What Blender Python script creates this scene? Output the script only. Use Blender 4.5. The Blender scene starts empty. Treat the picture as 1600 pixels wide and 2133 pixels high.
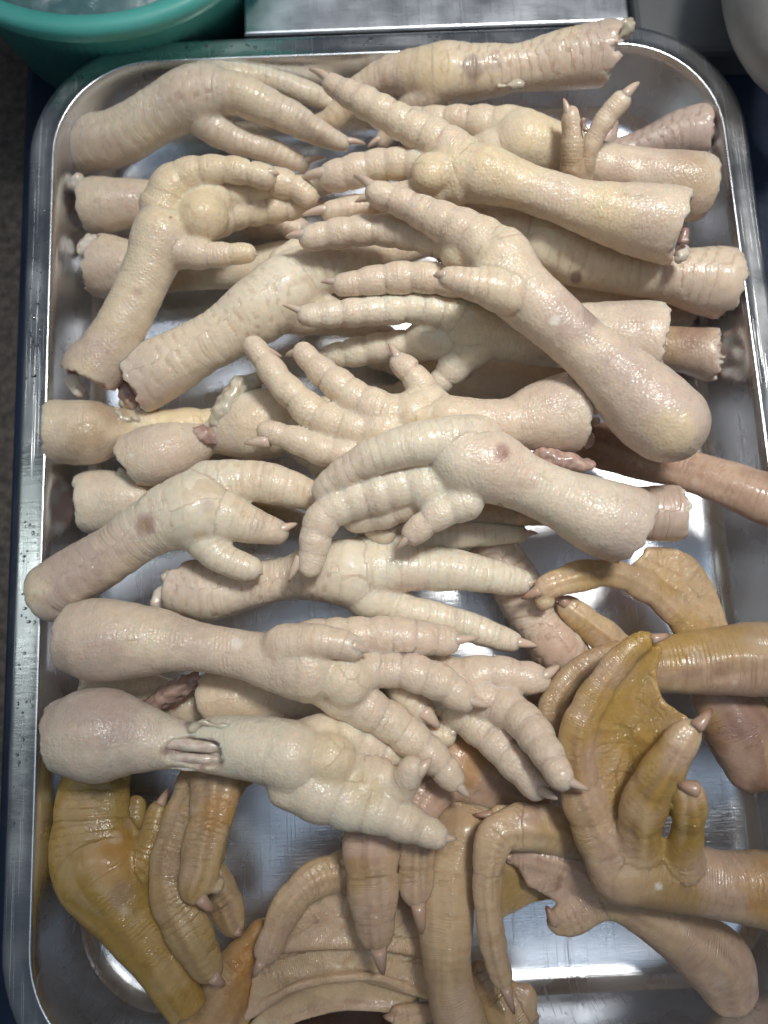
import bpy, math
import numpy as np
from mathutils import Matrix, Euler, Vector

SC = bpy.context.scene
COL = SC.collection
CM = 0.01
rng = np.random.default_rng(7)

# ------------------------------------------------------------------ camera
CAM_E = (math.radians(9.723), math.radians(-0.2618), math.radians(-2.6206))
CAM_P = np.array([-1.393, 0.0, 34.35])          # centimetres, tray floor is z = 0
FPX = 1602.0                                     # focal length in pixels of a 1600 px wide frame
cam_d = bpy.data.cameras.new("camera")
cam_d.sensor_fit = 'HORIZONTAL'; cam_d.sensor_width = 36.0
cam_d.lens = 36.0 * FPX / 1600.0
cam_d.dof.use_dof = True; cam_d.dof.focus_distance = 0.285; cam_d.dof.aperture_fstop = 9.0
cam_d.clip_start = 0.01; cam_d.clip_end = 50.0
cam = bpy.data.objects.new("camera", cam_d); COL.objects.link(cam)
cam.location = CAM_P * CM; cam.rotation_euler = CAM_E
SC.camera = cam
RM = np.array(Euler(CAM_E).to_matrix())

# ------------------------------------------------------------------ world and lamps
W = bpy.data.worlds.new("World"); SC.world = W; W.use_nodes = True
bg = W.node_tree.nodes["Background"]
bg.inputs["Color"].default_value = (0.62, 0.74, 0.95, 1); bg.inputs["Strength"].default_value = 0.07

def lamp(name, kind, loc, target, power, color, **kw):
    d = bpy.data.lights.new(name, kind); d.energy = power; d.color = color
    for k, v in kw.items(): setattr(d, k, v)
    o = bpy.data.objects.new(name, d); COL.objects.link(o)
    o.location = loc
    o.rotation_euler = (Vector(target) - Vector(loc)).to_track_quat('-Z', 'Y').to_euler()
    return o
lamp("stall_lamp", 'SPOT', (0.25, 0.36, 1.05), (0.03, 0.105, 0.0), 42.0, (1.0, 0.965, 0.90),
     spot_size=math.radians(30), spot_blend=0.85, shadow_soft_size=0.10)
lamp("floor_fill", 'AREA', (0.38, 0.0, 1.75), (0.38, 0.0, 0.0), 4.8, (0.68, 0.83, 1.0),
     shape='RECTANGLE', size=1.5, size_y=1.6)  # added unseen fill, gives the steel floor a bluish reflection towards the right
lamp("ceiling_tube", 'AREA', (-0.15, 0.75, 1.6), (0.0, 0.10, 0.0), 2.6, (0.86, 0.93, 1.0),
     shape='RECTANGLE', size=1.1, size_y=0.12)
lamp("rim_fill", 'AREA', (-1.0, 0.15, 1.3), (0.0, 0.10, 0.0), 1.6, (0.88, 1.0, 0.94),
     shape='RECTANGLE', size=0.16, size_y=1.2)  # added fill for the left rim, standing in for a bright wall there

SC.view_settings.view_transform = 'Standard'; SC.view_settings.look = 'None'
SC.view_settings.exposure = 0.0; SC.view_settings.gamma = 1.0
try: SC.view_settings.use_curve_mapping = False
except Exception: pass
SC.cycles.max_bounces = 8; SC.cycles.diffuse_bounces = 4; SC.cycles.glossy_bounces = 4
SC.cycles.transmission_bounces = 6
SC.cycles.sample_clamp_indirect = 4.0
SC.cycles.use_denoising = True

# ------------------------------------------------------------------ points
def ray(px, py):
    return RM @ np.array([(px - 800.0) / FPX, -(py - 1066.5) / FPX, -1.0])
def at(px, py, z):
    """the point at height z (cm) that stands over this spot of the tray"""
    d = ray(px, py); t = (z - CAM_P[2]) / d[2]
    return CAM_P + t * d
def width(z, r):
    """a half width read off the photograph, in cm at height z"""
    return r * (CAM_P[2] - z) * 1.015 / FPX

# ------------------------------------------------------------------ noise
def _hash(ix, iy, iz, seed):
    n = (ix * 374761393 + iy * 668265263 + iz * 2147483647 + seed * 144665) & 0x7fffffff
    n = ((n ^ (n >> 13)) * 1274126177) & 0x7fffffff
    n = ((n ^ (n >> 16)) * 60493) & 0x7fffffff
    return (n & 0xffff) / 65535.0
def vnoise(p, scale, seed=0):
    q = p * scale + 1000.0
    i = np.floor(q).astype(np.int64); f = q - i; f = f * f * (3 - 2 * f)
    out = 0
    for dx in (0, 1):
        wx = f[:, 0] if dx else 1 - f[:, 0]
        for dy in (0, 1):
            wy = f[:, 1] if dy else 1 - f[:, 1]
            for dz in (0, 1):
                wz = f[:, 2] if dz else 1 - f[:, 2]
                out = out + wx * wy * wz * _hash(i[:, 0] + dx, i[:, 1] + dy, i[:, 2] + dz, seed)
    return out * 2 - 1
def sstep(a, b, x):
    t = np.clip((x - a) / (b - a), 0, 1); return t * t * (3 - 2 * t)

# ------------------------------------------------------------------ materials
def new_mat(name):
    m = bpy.data.materials.new(name); m.use_nodes = True
    nt = m.node_tree; b = nt.nodes["Principled BSDF"]
    return m, nt, b
def node(nt, kind, **kw):
    n = nt.nodes.new(kind)
    for k, v in kw.items():
        if hasattr(n, k) and not k[0].isupper(): setattr(n, k, v)
        else: n.inputs[k].default_value = v
    return n
def math_n(nt, op, a, b=None, clamp=False):
    n = nt.nodes.new('ShaderNodeMath'); n.operation = op; n.use_clamp = clamp
    for i, v in enumerate((a, b)):
        if v is None: continue
        if isinstance(v, (int, float)): n.inputs[i].default_value = v
        else: nt.links.new(v, n.inputs[i])
    return n.outputs[0]

def skin_material(name, rough, coat, peb_scale, peb_amp, sss, scute_amp):
    m, nt, b = new_mat(name); L = nt.links.new
    tc = node(nt, 'ShaderNodeTexCoord')
    col = node(nt, 'ShaderNodeAttribute', attribute_name='col')
    sc = node(nt, 'ShaderNodeAttribute', attribute_name='scute')
    wd = node(nt, 'ShaderNodeAttribute', attribute_name='wd')
    # fine mottling of the skin itself
    nz = node(nt, 'ShaderNodeTexNoise', Scale=420.0, Detail=2.0, Roughness=0.6)
    L(tc.outputs['Object'], nz.inputs['Vector'])
    ramp = node(nt, 'ShaderNodeMapRange'); ramp.inputs[1].default_value = 0.3; ramp.inputs[2].default_value = 0.7
    ramp.inputs[3].default_value = 0.94; ramp.inputs[4].default_value = 1.05
    L(nz.outputs['Fac'], ramp.inputs[0])
    mul = node(nt, 'ShaderNodeVectorMath', operation='SCALE')
    L(col.outputs['Color'], mul.inputs[0]); L(ramp.outputs[0], mul.inputs['Scale'])
    L(mul.outputs[0], b.inputs['Base Color'])
    # pebbled scales
    vo = node(nt, 'ShaderNodeTexVoronoi', feature='F1', Scale=peb_scale, Randomness=0.85)
    wob = node(nt, 'ShaderNodeTexNoise', Scale=130.0, Detail=1.0)
    L(tc.outputs['Object'], wob.inputs['Vector'])
    L(tc.outputs['Object'], vo.inputs['Vector'])
    ph = math_n(nt, 'MAXIMUM', math_n(nt, 'SUBTRACT', 1.0, math_n(nt, 'MULTIPLY', math_n(nt, 'MULTIPLY', vo.outputs['Distance'], vo.outputs['Distance']), 2.6)), 0.0)
    pw = math_n(nt, 'SUBTRACT', 1.05, wd.outputs['Fac'], clamp=True)
    pm = math_n(nt, 'MULTIPLY', pw, math_n(nt, 'ADD', wob.outputs['Fac'], 0.45))
    hp = math_n(nt, 'MULTIPLY', ph, math_n(nt, 'MULTIPLY', pm, peb_amp))
    # overlapping scutes along the top of shank and toes
    fr = math_n(nt, 'FRACT', sc.outputs['Fac'])
    edge = math_n(nt, 'POWER', fr, 9.0)
    hs = math_n(nt, 'MULTIPLY', math_n(nt, 'SUBTRACT', math_n(nt, 'MULTIPLY', fr, 0.35), edge), math_n(nt, 'MULTIPLY', wd.outputs['Fac'], scute_amp))
    fine = node(nt, 'ShaderNodeTexNoise', Scale=1300.0, Detail=0.0)
    L(tc.outputs['Object'], fine.inputs['Vector'])
    hf = math_n(nt, 'MULTIPLY', fine.outputs['Fac'], 0.00006)
    # fine transverse wrinkles
    wv = math_n(nt, 'ABSOLUTE', math_n(nt, 'SUBTRACT', math_n(nt, 'FRACT', math_n(nt, 'MULTIPLY', sc.outputs['Fac'], 2.7)), 0.5))
    hw = math_n(nt, 'MULTIPLY', math_n(nt, 'MULTIPLY', wv, math_n(nt, 'POWER', wob.outputs['Fac'], 3.0)), 0.0011)
    h = math_n(nt, 'ADD', math_n(nt, 'ADD', math_n(nt, 'ADD', hp, hs), hf), hw)
    bp = node(nt, 'ShaderNodeBump', Strength=1.0, Distance=1.0)
    L(h, bp.inputs['Height']); L(bp.outputs[0], b.inputs['Normal']); L(bp.outputs[0], b.inputs['Coat Normal'])
    rr = node(nt, 'ShaderNodeMapRange'); rr.inputs[3].default_value = rough - 0.10; rr.inputs[4].default_value = rough + 0.12
    L(wob.outputs['Fac'], rr.inputs[0]); L(rr.outputs[0], b.inputs['Roughness'])
    b.inputs['Coat Weight'].default_value = coat; b.inputs['Coat Roughness'].default_value = 0.17
    b.inputs['Subsurface Weight'].default_value = sss
    b.inputs['Subsurface Radius'].default_value = (1.0, 0.62, 0.38)
    b.inputs['Subsurface Scale'].default_value = 0.0048
    b.inputs['IOR'].default_value = 1.42
    return m
MAT_CHICKEN = skin_material('chicken_skin', 0.48, 0.40, 780.0, 0.00011, 0.85, 0.00030)
MAT_DUCK = skin_material('duck_skin', 0.44, 0.35, 720.0, 0.00009, 0.8, 0.00010)

def claw_material(name, c1, c2):
    m, nt, b = new_mat(name); L = nt.links.new
    tc = node(nt, 'ShaderNodeTexCoord'); nz = node(nt, 'ShaderNodeTexNoise', Scale=260.0, Detail=3.0)
    L(tc.outputs['Object'], nz.inputs['Vector'])
    r = node(nt, 'ShaderNodeValToRGB'); r.color_ramp.elements[0].color = (*c1, 1); r.color_ramp.elements[1].color = (*c2, 1)
    r.color_ramp.elements[0].position = 0.35; r.color_ramp.elements[1].position = 0.65
    L(nz.outputs['Fac'], r.inputs[0]); L(r.outputs[0], b.inputs['Base Color'])
    bp = node(nt, 'ShaderNodeBump', Strength=0.5, Distance=0.0004); L(nz.outputs['Fac'], bp.inputs['Height']); L(bp.outputs[0], b.inputs['Normal'])
    b.inputs['Roughness'].default_value = 0.26; b.inputs['Subsurface Weight'].default_value = 0.4
    b.inputs['Subsurface Scale'].default_value = 0.002; b.inputs['Coat Weight'].default_value = 0.5; b.inputs['Coat Roughness'].default_value = 0.1
    return m
def nail_material(name):
    m, nt, b = new_mat(name); L = nt.links.new
    c = node(nt, 'ShaderNodeAttribute', attribute_name='col'); L(c.outputs['Color'], b.inputs['Base Color'])
    tc = node(nt, 'ShaderNodeTexCoord'); nz = node(nt, 'ShaderNodeTexNoise', Scale=500.0, Detail=2.0); L(tc.outputs['Object'], nz.inputs['Vector'])
    bp = node(nt, 'ShaderNodeBump', Strength=0.5, Distance=0.0003); L(nz.outputs['Fac'], bp.inputs['Height']); L(bp.outputs[0], b.inputs['Normal'])
    b.inputs['Roughness'].default_value = 0.30; b.inputs['Subsurface Weight'].default_value = 0.5; b.inputs['Subsurface Scale'].default_value = 0.002
    b.inputs['Coat Weight'].default_value = 0.4; b.inputs['Coat Roughness'].default_value = 0.12
    return m
MAT_CLAW = nail_material('claw_horn')
MAT_BONE = claw_material('cartilage', (0.64, 0.57, 0.48), (0.74, 0.67, 0.57))
MAT_FLESH = claw_material('raw_flesh', (0.34, 0.22, 0.19), (0.52, 0.37, 0.30))
MAT_TORN = claw_material('torn_skin', (0.48, 0.44, 0.34), (0.64, 0.57, 0.44))
MAT_TENDON = claw_material('tendon', (0.58, 0.46, 0.39), (0.74, 0.66, 0.56))

def steel_material(name, base, rough, scale, seed=0.0, bump=0.00012):
    m, nt, b = new_mat(name); L = nt.links.new
    tc = node(nt, 'ShaderNodeTexCoord')
    mp = node(nt, 'ShaderNodeMapping'); mp.inputs['Scale'].default_value = scale; mp.inputs['Location'].default_value = (seed, seed * 2, 0)
    L(tc.outputs['Object'], mp.inputs[0])
    br = node(nt, 'ShaderNodeTexNoise', Scale=1.0, Detail=5.0, Roughness=0.65); L(mp.outputs[0], br.inputs['Vector'])
    # random fine scratches in two directions
    hs = None
    for ang, sx, sy in ((0.5, 2600., 16.), (-0.9, 2300., 12.)):
        m2 = node(nt, 'ShaderNodeMapping'); m2.inputs['Rotation'].default_value = (0, 0, ang); m2.inputs['Scale'].default_value = (sx, sy, 60.0)
        L(tc.outputs['Object'], m2.inputs[0])
        n2 = node(nt, 'ShaderNodeTexNoise', Scale=1.0, Detail=1.0); L(m2.outputs[0], n2.inputs['Vector'])
        g = node(nt, 'ShaderNodeMapRange'); g.inputs[1].default_value = 0.68; g.inputs[2].default_value = 0.76
        L(n2.outputs['Fac'], g.inputs[0])
        hs = g.outputs[0] if hs is None else math_n(nt, 'ADD', hs, g.outputs[0])
    big = node(nt, 'ShaderNodeTexNoise', Scale=45.0, Detail=5.0); L(tc.outputs['Object'], big.inputs['Vector'])
    r = node(nt, 'ShaderNodeMapRange'); r.inputs[1].default_value = 0.3; r.inputs[2].default_value = 0.75
    r.inputs[3].default_value = rough - 0.08; r.inputs[4].default_value = rough + 0.14
    L(big.outputs['Fac'], r.inputs[0])
    L(math_n(nt, 'ADD', r.outputs[0], math_n(nt, 'MULTIPLY', hs, 0.12)), b.inputs['Roughness'])
    hh = math_n(nt, 'ADD', br.outputs['Fac'], math_n(nt, 'MULTIPLY', hs, 0.5))
    bp = node(nt, 'ShaderNodeBump', Strength=1.0, Distance=bump); L(hh, bp.inputs['Height']); L(bp.outputs[0], b.inputs['Normal'])
    b.inputs['Metallic'].default_value = 1.0; b.inputs['Base Color'].default_value = (*base, 1)
    return m
MAT_STEEL = steel_material('stainless_steel', (0.74, 0.765, 0.81), 0.26, (90., 1500., 90.))
MAT_RIM = steel_material('stainless_rim', (0.80, 0.81, 0.82), 0.26, (140., 500., 140.), 3.0, 0.00007)
MAT_PLATE = steel_material('scratched_plate', (0.66, 0.69, 0.74), 0.36, (40., 160., 40.), 5.0, 0.00012)

def plain_material(name, c1, c2, scale, rough, bump=0.0, detail=5.0, coat=0.0):
    m, nt, b = new_mat(name); L = nt.links.new
    tc = node(nt, 'ShaderNodeTexCoord'); nz = node(nt, 'ShaderNodeTexNoise', Scale=scale, Detail=detail, Roughness=0.6)
    L(tc.outputs['Object'], nz.inputs['Vector'])
    r = node(nt, 'ShaderNodeValToRGB'); r.color_ramp.elements[0].color = (*c1, 1); r.color_ramp.elements[1].color = (*c2, 1)
    r.color_ramp.elements[0].position = 0.38; r.color_ramp.elements[1].position = 0.62
    L(nz.outputs['Fac'], r.inputs[0]); L(r.outputs[0], b.inputs['Base Color'])
    b.inputs['Roughness'].default_value = rough; b.inputs['Coat Weight'].default_value = coat
    if bump:
        bp = node(nt, 'ShaderNodeBump', Strength=1.0, Distance=bump); L(nz.outputs['Fac'], bp.inputs['Height']); L(bp.outputs[0], b.inputs['Normal'])
    return m

# ------------------------------------------------------------------ object helpers
def tag(o, label=None, cat=None, group=None, kind=None):
    if label: o['label'] = label
    if cat: o['category'] = cat
    if group: o['group'] = group
    if kind: o['kind'] = kind
    return o
def mesh_obj(name, v, f, mat, parent=None, origin=None, smooth=True):
    """v in centimetres (world); stored in metres relative to origin"""
    org = np.zeros(3) if origin is None else np.asarray(origin)
    me = bpy.data.meshes.new(name)
    vv = ((np.asarray(v) - org) * CM)
    me.from_pydata(vv.tolist(), [], f if isinstance(f, list) else f.tolist())
    if smooth: me.polygons.foreach_set('use_smooth', np.ones(len(me.polygons), bool))
    me.update()
    me.materials.append(mat)
    o = bpy.data.objects.new(name, me); COL.objects.link(o)
    if parent is not None: o.parent = parent
    else: o.location = org * CM
    return o
def empty(name, loc_cm):
    o = bpy.data.objects.new(name, None); COL.objects.link(o); o.location = np.asarray(loc_cm) * CM
    o.empty_display_size = 0.01
    return o

# ------------------------------------------------------------------ tray and surroundings
TX, TY0, TY1, TZ = 14.5, -14.6, 25.73, 4.2
TCY = (TY0 + TY1) / 2; THY = (TY1 - TY0) / 2
def rrect(off, z, rc=4.3, nseg=14):
    hx, hy = TX + off, THY + off; r = max(rc + off, 0.6); pts = []
    for cx, cy, a0 in ((hx - r, hy - r, 0), (-hx + r, hy - r, 90), (-hx + r, -hy + r, 180), (hx - r, -hy + r, 270)):
        for k in range(nseg + 1):
            a = math.radians(a0 + 90.0 * k / nseg)
            pts.append((cx + r * math.cos(a), TCY + cy + r * math.sin(a), z))
    return pts
def sweep_rings(rings, close_last=False):
    n = len(rings[0]); v = [p for r in rings for p in r]; f = []
    for i in range(len(rings) - 1):
        for k in range(n):
            k2 = (k + 1) % n
            f.append((i * n + k, i * n + k2, (i + 1) * n + k2, (i + 1) * n + k))
    if close_last: f.append(tuple((len(rings) - 1) * n + k for k in range(n)))
    return v, f
def build_tray():
    root = empty('serving_tray', (0, TCY, 0))
    tag(root, 'shallow stainless steel tray with rounded corners holding the pile of feet', 'tray')
    org = (0, TCY, 0)
    prof = [(-0.02, TZ - 0.02), (-0.10, TZ - 0.16), (-0.14, TZ - 0.4), (-0.25, 2.4), (-0.36, 1.0)]
    for k in range(1, 8):
        a = math.radians(90.0 * k / 7); prof.append((-0.36 - 1.0 * (1 - math.cos(a)) , 1.0 - 1.0 * math.sin(a)))
    rings = [rrect(o, z) for o, z in prof]
    # shallow raised step round the floor
    rings += [rrect(-1.6, 0.0), rrect(-6.0, 0.005)]
    v, f = sweep_rings(rings, True)
    f = [tuple(reversed(q)) for q in f]
    mesh_obj('basin', v, f, MAT_STEEL, root, org)
    # flange: inner bead, flat lip, rolled outer edge, underside and outer skin
    pr = [(-0.015, TZ - 0.03), (0.0, TZ + 0.02), (0.04, TZ + 0.055), (0.10, TZ + 0.05), (0.18, TZ + 0.01), (0.45, TZ - 0.01), (0.85, TZ - 0.03),
          (1.02, TZ - 0.05), (1.12, TZ - 0.13), (1.16, TZ - 0.26), (1.10, TZ - 0.36), (0.98, TZ - 0.34), (0.90, TZ - 0.18), (0.2, TZ - 0.15), (0.05, TZ - 0.5), (-0.2, 1.0), (-1.0, -0.12), (-3.0, -0.12)]
    v, f = sweep_rings([rrect(o, z) for o, z in pr], True)
    f = [tuple(reversed(q)) for q in f]
    mesh_obj('rim', v, f, MAT_RIM, root, org)
    return root
build_tray()

MAT_COUNTER = plain_material('dark_counter', (0.010, 0.012, 0.017), (0.030, 0.030, 0.034), 90.0, 0.5, 0.0004)
MAT_STONE = plain_material('speckled_stone', (0.030, 0.025, 0.021), (0.09, 0.072, 0.06), 200.0, 0.6, 0.0006)
MAT_NAVY = plain_material('navy_plastic', (0.006, 0.014, 0.036), (0.012, 0.024, 0.055), 30.0, 0.35, 0.0008)
def slab(name, x0, x1, y0, y1, z0, z1, mat, bev=0.3):
    hx, hy = (x1 - x0) / 2, (y1 - y0) / 2; cx, cy = (x0 + x1) / 2, (y0 + y1) / 2
    def ring(o, z):
        return [(cx + sx * (hx + o), cy + sy * (hy + o), z) for sx, sy in ((1, 1), (-1, 1), (-1, -1), (1, -1))]
    rings = [ring(0, z0), ring(0, z1 - bev)] + [ring(-bev * (1 - math.cos(math.radians(a))), z1 - bev + bev * math.sin(math.radians(a))) for a in (30, 60, 90)]
    v, f = sweep_rings(rings, True); f.append((3, 2, 1, 0))
    return mesh_obj(name, v, f, mat, None, (cx, cy, z0), smooth=False)
tag(slab('counter', -70, 70, -60, 90, -6, -3.0, MAT_STONE), kind='structure')
o = slab('plastic_board', at(34, 600, -0.35)[0], 60, -50, 80, -2.99, -0.35, MAT_NAVY, 0.4)
tag(o, 'dark navy plastic board lying under the steel tray', 'board')
# ------------------------------------------------------------------ skin surfaces: one continuous mesh from a distance field
def catmull(P, step):
    P = np.asarray(P, float)
    if len(P) == 2: P = np.array([P[0], (P[0] + P[1]) / 2, P[1]])
    Q = np.vstack([2 * P[0] - P[1], P, 2 * P[-1] - P[-2]]); out = []
    for i in range(1, len(Q) - 2):
        n = max(2, int(np.linalg.norm(Q[i + 1, :3] - Q[i, :3]) / step))
        t = np.arange(n)[:, None] / n
        a, b, c, d = Q[i - 1], Q[i], Q[i + 1], Q[i + 2]
        out.append(0.5 * ((2 * b) + (c - a) * t + (2 * a - 5 * b + 4 * c - d) * t ** 2 + (3 * b - a - 3 * c + d) * t ** 3))
    out.append(Q[-2][None]); out = np.vstack(out)
    out[:, 3] = np.maximum(out[:, 3], 0.06)
    return out
def to_world(nodes):
    return np.array([np.append(at(x, y, z), width(z, r)) for x, y, z, r in nodes])
class Chain:
    def __init__(s, nodes, kind, view, seg=0.0, period=0.42, period_pad=0.92, fl=1.0):
        s.fl = fl; s.seg = seg; s.kind = kind; s.view = view; s.period = period
        c = catmull(to_world(nodes), 0.16)
        dl = np.linalg.norm(np.diff(c[:, :3], axis=0), axis=1); s.s = np.concatenate([[0], np.cumsum(dl)])
        if kind == 'toe': c[:, 3] *= 0.965 - 0.05 * s.s / s.s[-1]
        if seg and kind == 'toe':
            s.pp = period_pad
            ph = (s.s[-1] - s.s) / period_pad
            c[:, 3] *= 1 + seg * (np.abs(np.sin(np.pi * ph + 0.9)) ** 0.8 - 0.6)
        s.c = c
        up = np.array([0, 0, 1.0]) if view != 'p' else np.array([0, 0, -1.0])
        s.up = up
    def closest(s, p, want=False):
        best = np.full(len(p), 1e9); arc = np.zeros(len(p)); ax = np.zeros((len(p), 3))
        c = s.c
        for i in range(len(c) - 1):
            a, b = c[i, :3], c[i + 1, :3]; ab = b - a; L2 = ab @ ab + 1e-12
            t = np.clip((p - a) @ ab / L2, 0, 1)
            q = a + t[:, None] * ab
            d = np.sqrt((((p - q) * np.array([1, 1, 1 / s.fl])) ** 2).sum(1)) - (c[i, 3] + t * (c[i + 1, 3] - c[i, 3]))
            m = d < best
            best[m] = d[m]
            if want:
                arc[m] = (s.s[i] + t * (s.s[i + 1] - s.s[i]))[m]; ax[m] = q[m]
        return (best, arc, ax) if want else best
def tri_dist(p, a, b, c):
    ba, cb, ac = b - a, c - b, a - c; n = np.cross(ba, ac)
    pa, pb, pc = p - a, p - b, p - c
    ins = (np.sign(pa @ np.cross(ba, n)) + np.sign(pb @ np.cross(cb, n)) + np.sign(pc @ np.cross(ac, n))) < 2.0
    def e(v, w):
        t = np.clip((w @ v) / (v @ v + 1e-12), 0, 1); d = w - t[:, None] * v; return (d * d).sum(1)
    d1 = np.minimum(np.minimum(e(ba, pa), e(cb, pb)), e(ac, pc))
    d2 = (pa @ n) ** 2 / (n @ n + 1e-12)
    return np.sqrt(np.where(ins, d1, d2))
def smin(a, b, k):
    h = np.clip(0.5 + 0.5 * (b - a) / k, 0, 1)
    return b + (a - b) * h - k * h * (1 - h)
CORN = np.array([(i >> 2 & 1, i >> 1 & 1, i & 1) for i in range(8)])
EDG = [(a, b) for a in range(8) for b in range(a + 1, 8) if np.abs(CORN[a] - CORN[b]).sum() == 1]
def surface_nets(F, org, h):
    S = F < 0
    n = np.array(F.shape)
    cnt = np.zeros(n - 1, np.int8)
    for c in CORN: cnt += S[c[0]:n[0] - 1 + c[0], c[1]:n[1] - 1 + c[1], c[2]:n[2] - 1 + c[2]]
    cells = np.argwhere((cnt > 0) & (cnt < 8))
    idx = np.full(n - 1, -1, np.int64); idx[tuple(cells.T)] = np.arange(len(cells))
    vals = np.stack([F[tuple((cells + c).T)] for c in CORN], 1)
    acc = np.zeros((len(cells), 3)); num = np.zeros(len(cells))
    for a, b in EDG:
        va, vb = vals[:, a], vals[:, b]; m = (va < 0) != (vb < 0)
        t = np.where(m, va / np.where(m, va - vb, 1), 0)
        acc += np.where(m[:, None], CORN[a] + t[:, None] * (CORN[b] - CORN[a]), 0); num += m
    V = org + (cells + acc / num[:, None]) * h
    faces = []
    for ax in range(3):
        u, w = [(1, 2), (2, 0), (0, 1)][ax]
        sl0 = [slice(None)] * 3; sl1 = [slice(None)] * 3
        sl0[ax] = slice(0, n[ax] - 1); sl1[ax] = slice(1, n[ax])
        A, B = S[tuple(sl0)], S[tuple(sl1)]
        for flip, M in ((False, A & ~B), (True, B & ~A)):
            e = np.argwhere(M)
            e = e[(e[:, u] > 0) & (e[:, w] > 0) & (e[:, u] < n[u] - 1) & (e[:, w] < n[w] - 1)]
            if not len(e): continue
            du = np.zeros(3, int); du[u] = 1; dw = np.zeros(3, int); dw[w] = 1
            q = [idx[tuple((e - du - dw).T)], idx[tuple((e - dw).T)], idx[tuple(e.T)], idx[tuple((e - du).T)]]
            if flip: q = q[::-1]
            faces.append(np.stack(q, 1))
    return V, np.vstack(faces)
def vert_normals(V, Fc):
    nrm = np.cross(V[Fc[:, 2]] - V[Fc[:, 0]], V[Fc[:, 3]] - V[Fc[:, 1]])
    N = np.zeros_like(V)
    for k in range(4): np.add.at(N, Fc[:, k], nrm)
    return N / (np.linalg.norm(N, axis=1, keepdims=True) + 1e-12)

def field_mesh(chains, balls, tris, h, knuckle=None, kmax=0.5, kmin=0.06, cuts=(), carve=()):
    lo = np.full(3, 1e9); hi = -lo
    for c in chains: lo = np.minimum(lo, (c.c[:, :3] - c.c[:, 3:]).min(0)); hi = np.maximum(hi, (c.c[:, :3] + c.c[:, 3:]).max(0))
    for b in balls: lo = np.minimum(lo, b[:3] - b[3]); hi = np.maximum(hi, b[:3] + b[3])
    for t in tris: lo = np.minimum(lo, t[:3].min(0) - 0.3); hi = np.maximum(hi, t[:3].max(0) + 0.3)
    lo -= 3 * h; hi += 3 * h
    n = np.ceil((hi - lo) / h).astype(int) + 1
    F = np.full(n, 0.9)
    axs = [lo[k] + np.arange(n[k]) * h for k in range(3)]
    def region(a, b):
        i0 = np.maximum(np.floor((a - lo) / h).astype(int), 0); i1 = np.minimum(np.ceil((b - lo) / h).astype(int) + 1, n)
        g = np.stack(np.meshgrid(*[axs[k][i0[k]:i1[k]] for k in range(3)], indexing='ij'), -1)
        return tuple(slice(i0[k], i1[k]) for k in range(3)), g.reshape(-1, 3), g.shape[:3]
    MG = 0.55
    K = kmax
    if knuckle is not None:
        dk = np.sqrt(sum(((axs[k] - knuckle[k]) ** 2).reshape([-1 if j == k else 1 for j in range(3)]) for k in range(3)))
        K = kmin + (kmax - kmin) * (1 - sstep(knuckle[3], knuckle[3] * 1.8, dk))
    for c in chains:
        T = np.full(n, 0.9)
        for i in range(len(c.c) - 1):
            a, b = c.c[i], c.c[i + 1]; r = max(a[3], b[3]) + MG
            sl, p, sh = region(np.minimum(a[:3], b[:3]) - r, np.maximum(a[:3], b[:3]) + r)
            ab = b[:3] - a[:3]; t = np.clip((p - a[:3]) @ ab / (ab @ ab + 1e-12), 0, 1)
            d = np.sqrt((((p - a[:3] - t[:, None] * ab) * np.array([1, 1, 1 / c.fl])) ** 2).sum(1)) - (a[3] + t * (b[3] - a[3]))
            T[sl] = np.minimum(T[sl], d.reshape(sh))
        F = smin(F, T, K)
    for b in balls:
        sl, p, sh = region(b[:3] - b[3] - MG, b[:3] + b[3] + MG)
        d = (np.sqrt(((p - b[:3]) ** 2).sum(1)) - b[3]).reshape(sh)
        F[sl] = smin(F[sl], d, b[4] if len(b) > 4 else 0.18)
    for t in tris:
        th = t[3, 0]
        sl, p, sh = region(t[:3].min(0) - MG - th, t[:3].max(0) + MG + th)
        d = (tri_dist(p, t[0], t[1], t[2]) - th).reshape(sh)
        F[sl] = smin(F[sl], d, 0.14)
    for (cp, cn, rag, rr) in cuts:
        sl, p, sh = region(cp - rr * 2.2, cp + rr * 2.2)
        d = (p - cp) @ cn + rag * vnoise(p, 2.6, 3) + rag * 0.6 * vnoise(p, 6.0, 4)
        d = np.maximum(d, rr * 0.80 - np.sqrt(((p - cp - cn * rr * 0.42) ** 2).sum(1)) + 0.10 * vnoise(p, 3.0, 5))
        F[sl] = np.maximum(F[sl], d.reshape(sh))
    for c in carve:
        for i in range(len(c.c) - 1):
            a, b = c.c[i], c.c[i + 1]; r = max(a[3], b[3]) + 0.3
            sl, p, sh = region(np.minimum(a[:3], b[:3]) - r, np.maximum(a[:3], b[:3]) + r)
            ab = b[:3] - a[:3]; t = np.clip((p - a[:3]) @ ab / (ab @ ab + 1e-12), 0, 1)
            d = np.sqrt(((p - a[:3] - t[:, None] * ab) ** 2).sum(1)) - (a[3] + t * (b[3] - a[3])) + 0.06 * vnoise(p, 4.0, 9)
            F[sl] = np.maximum(F[sl], -d.reshape(sh))
    return surface_nets(F, lo, h)

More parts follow.
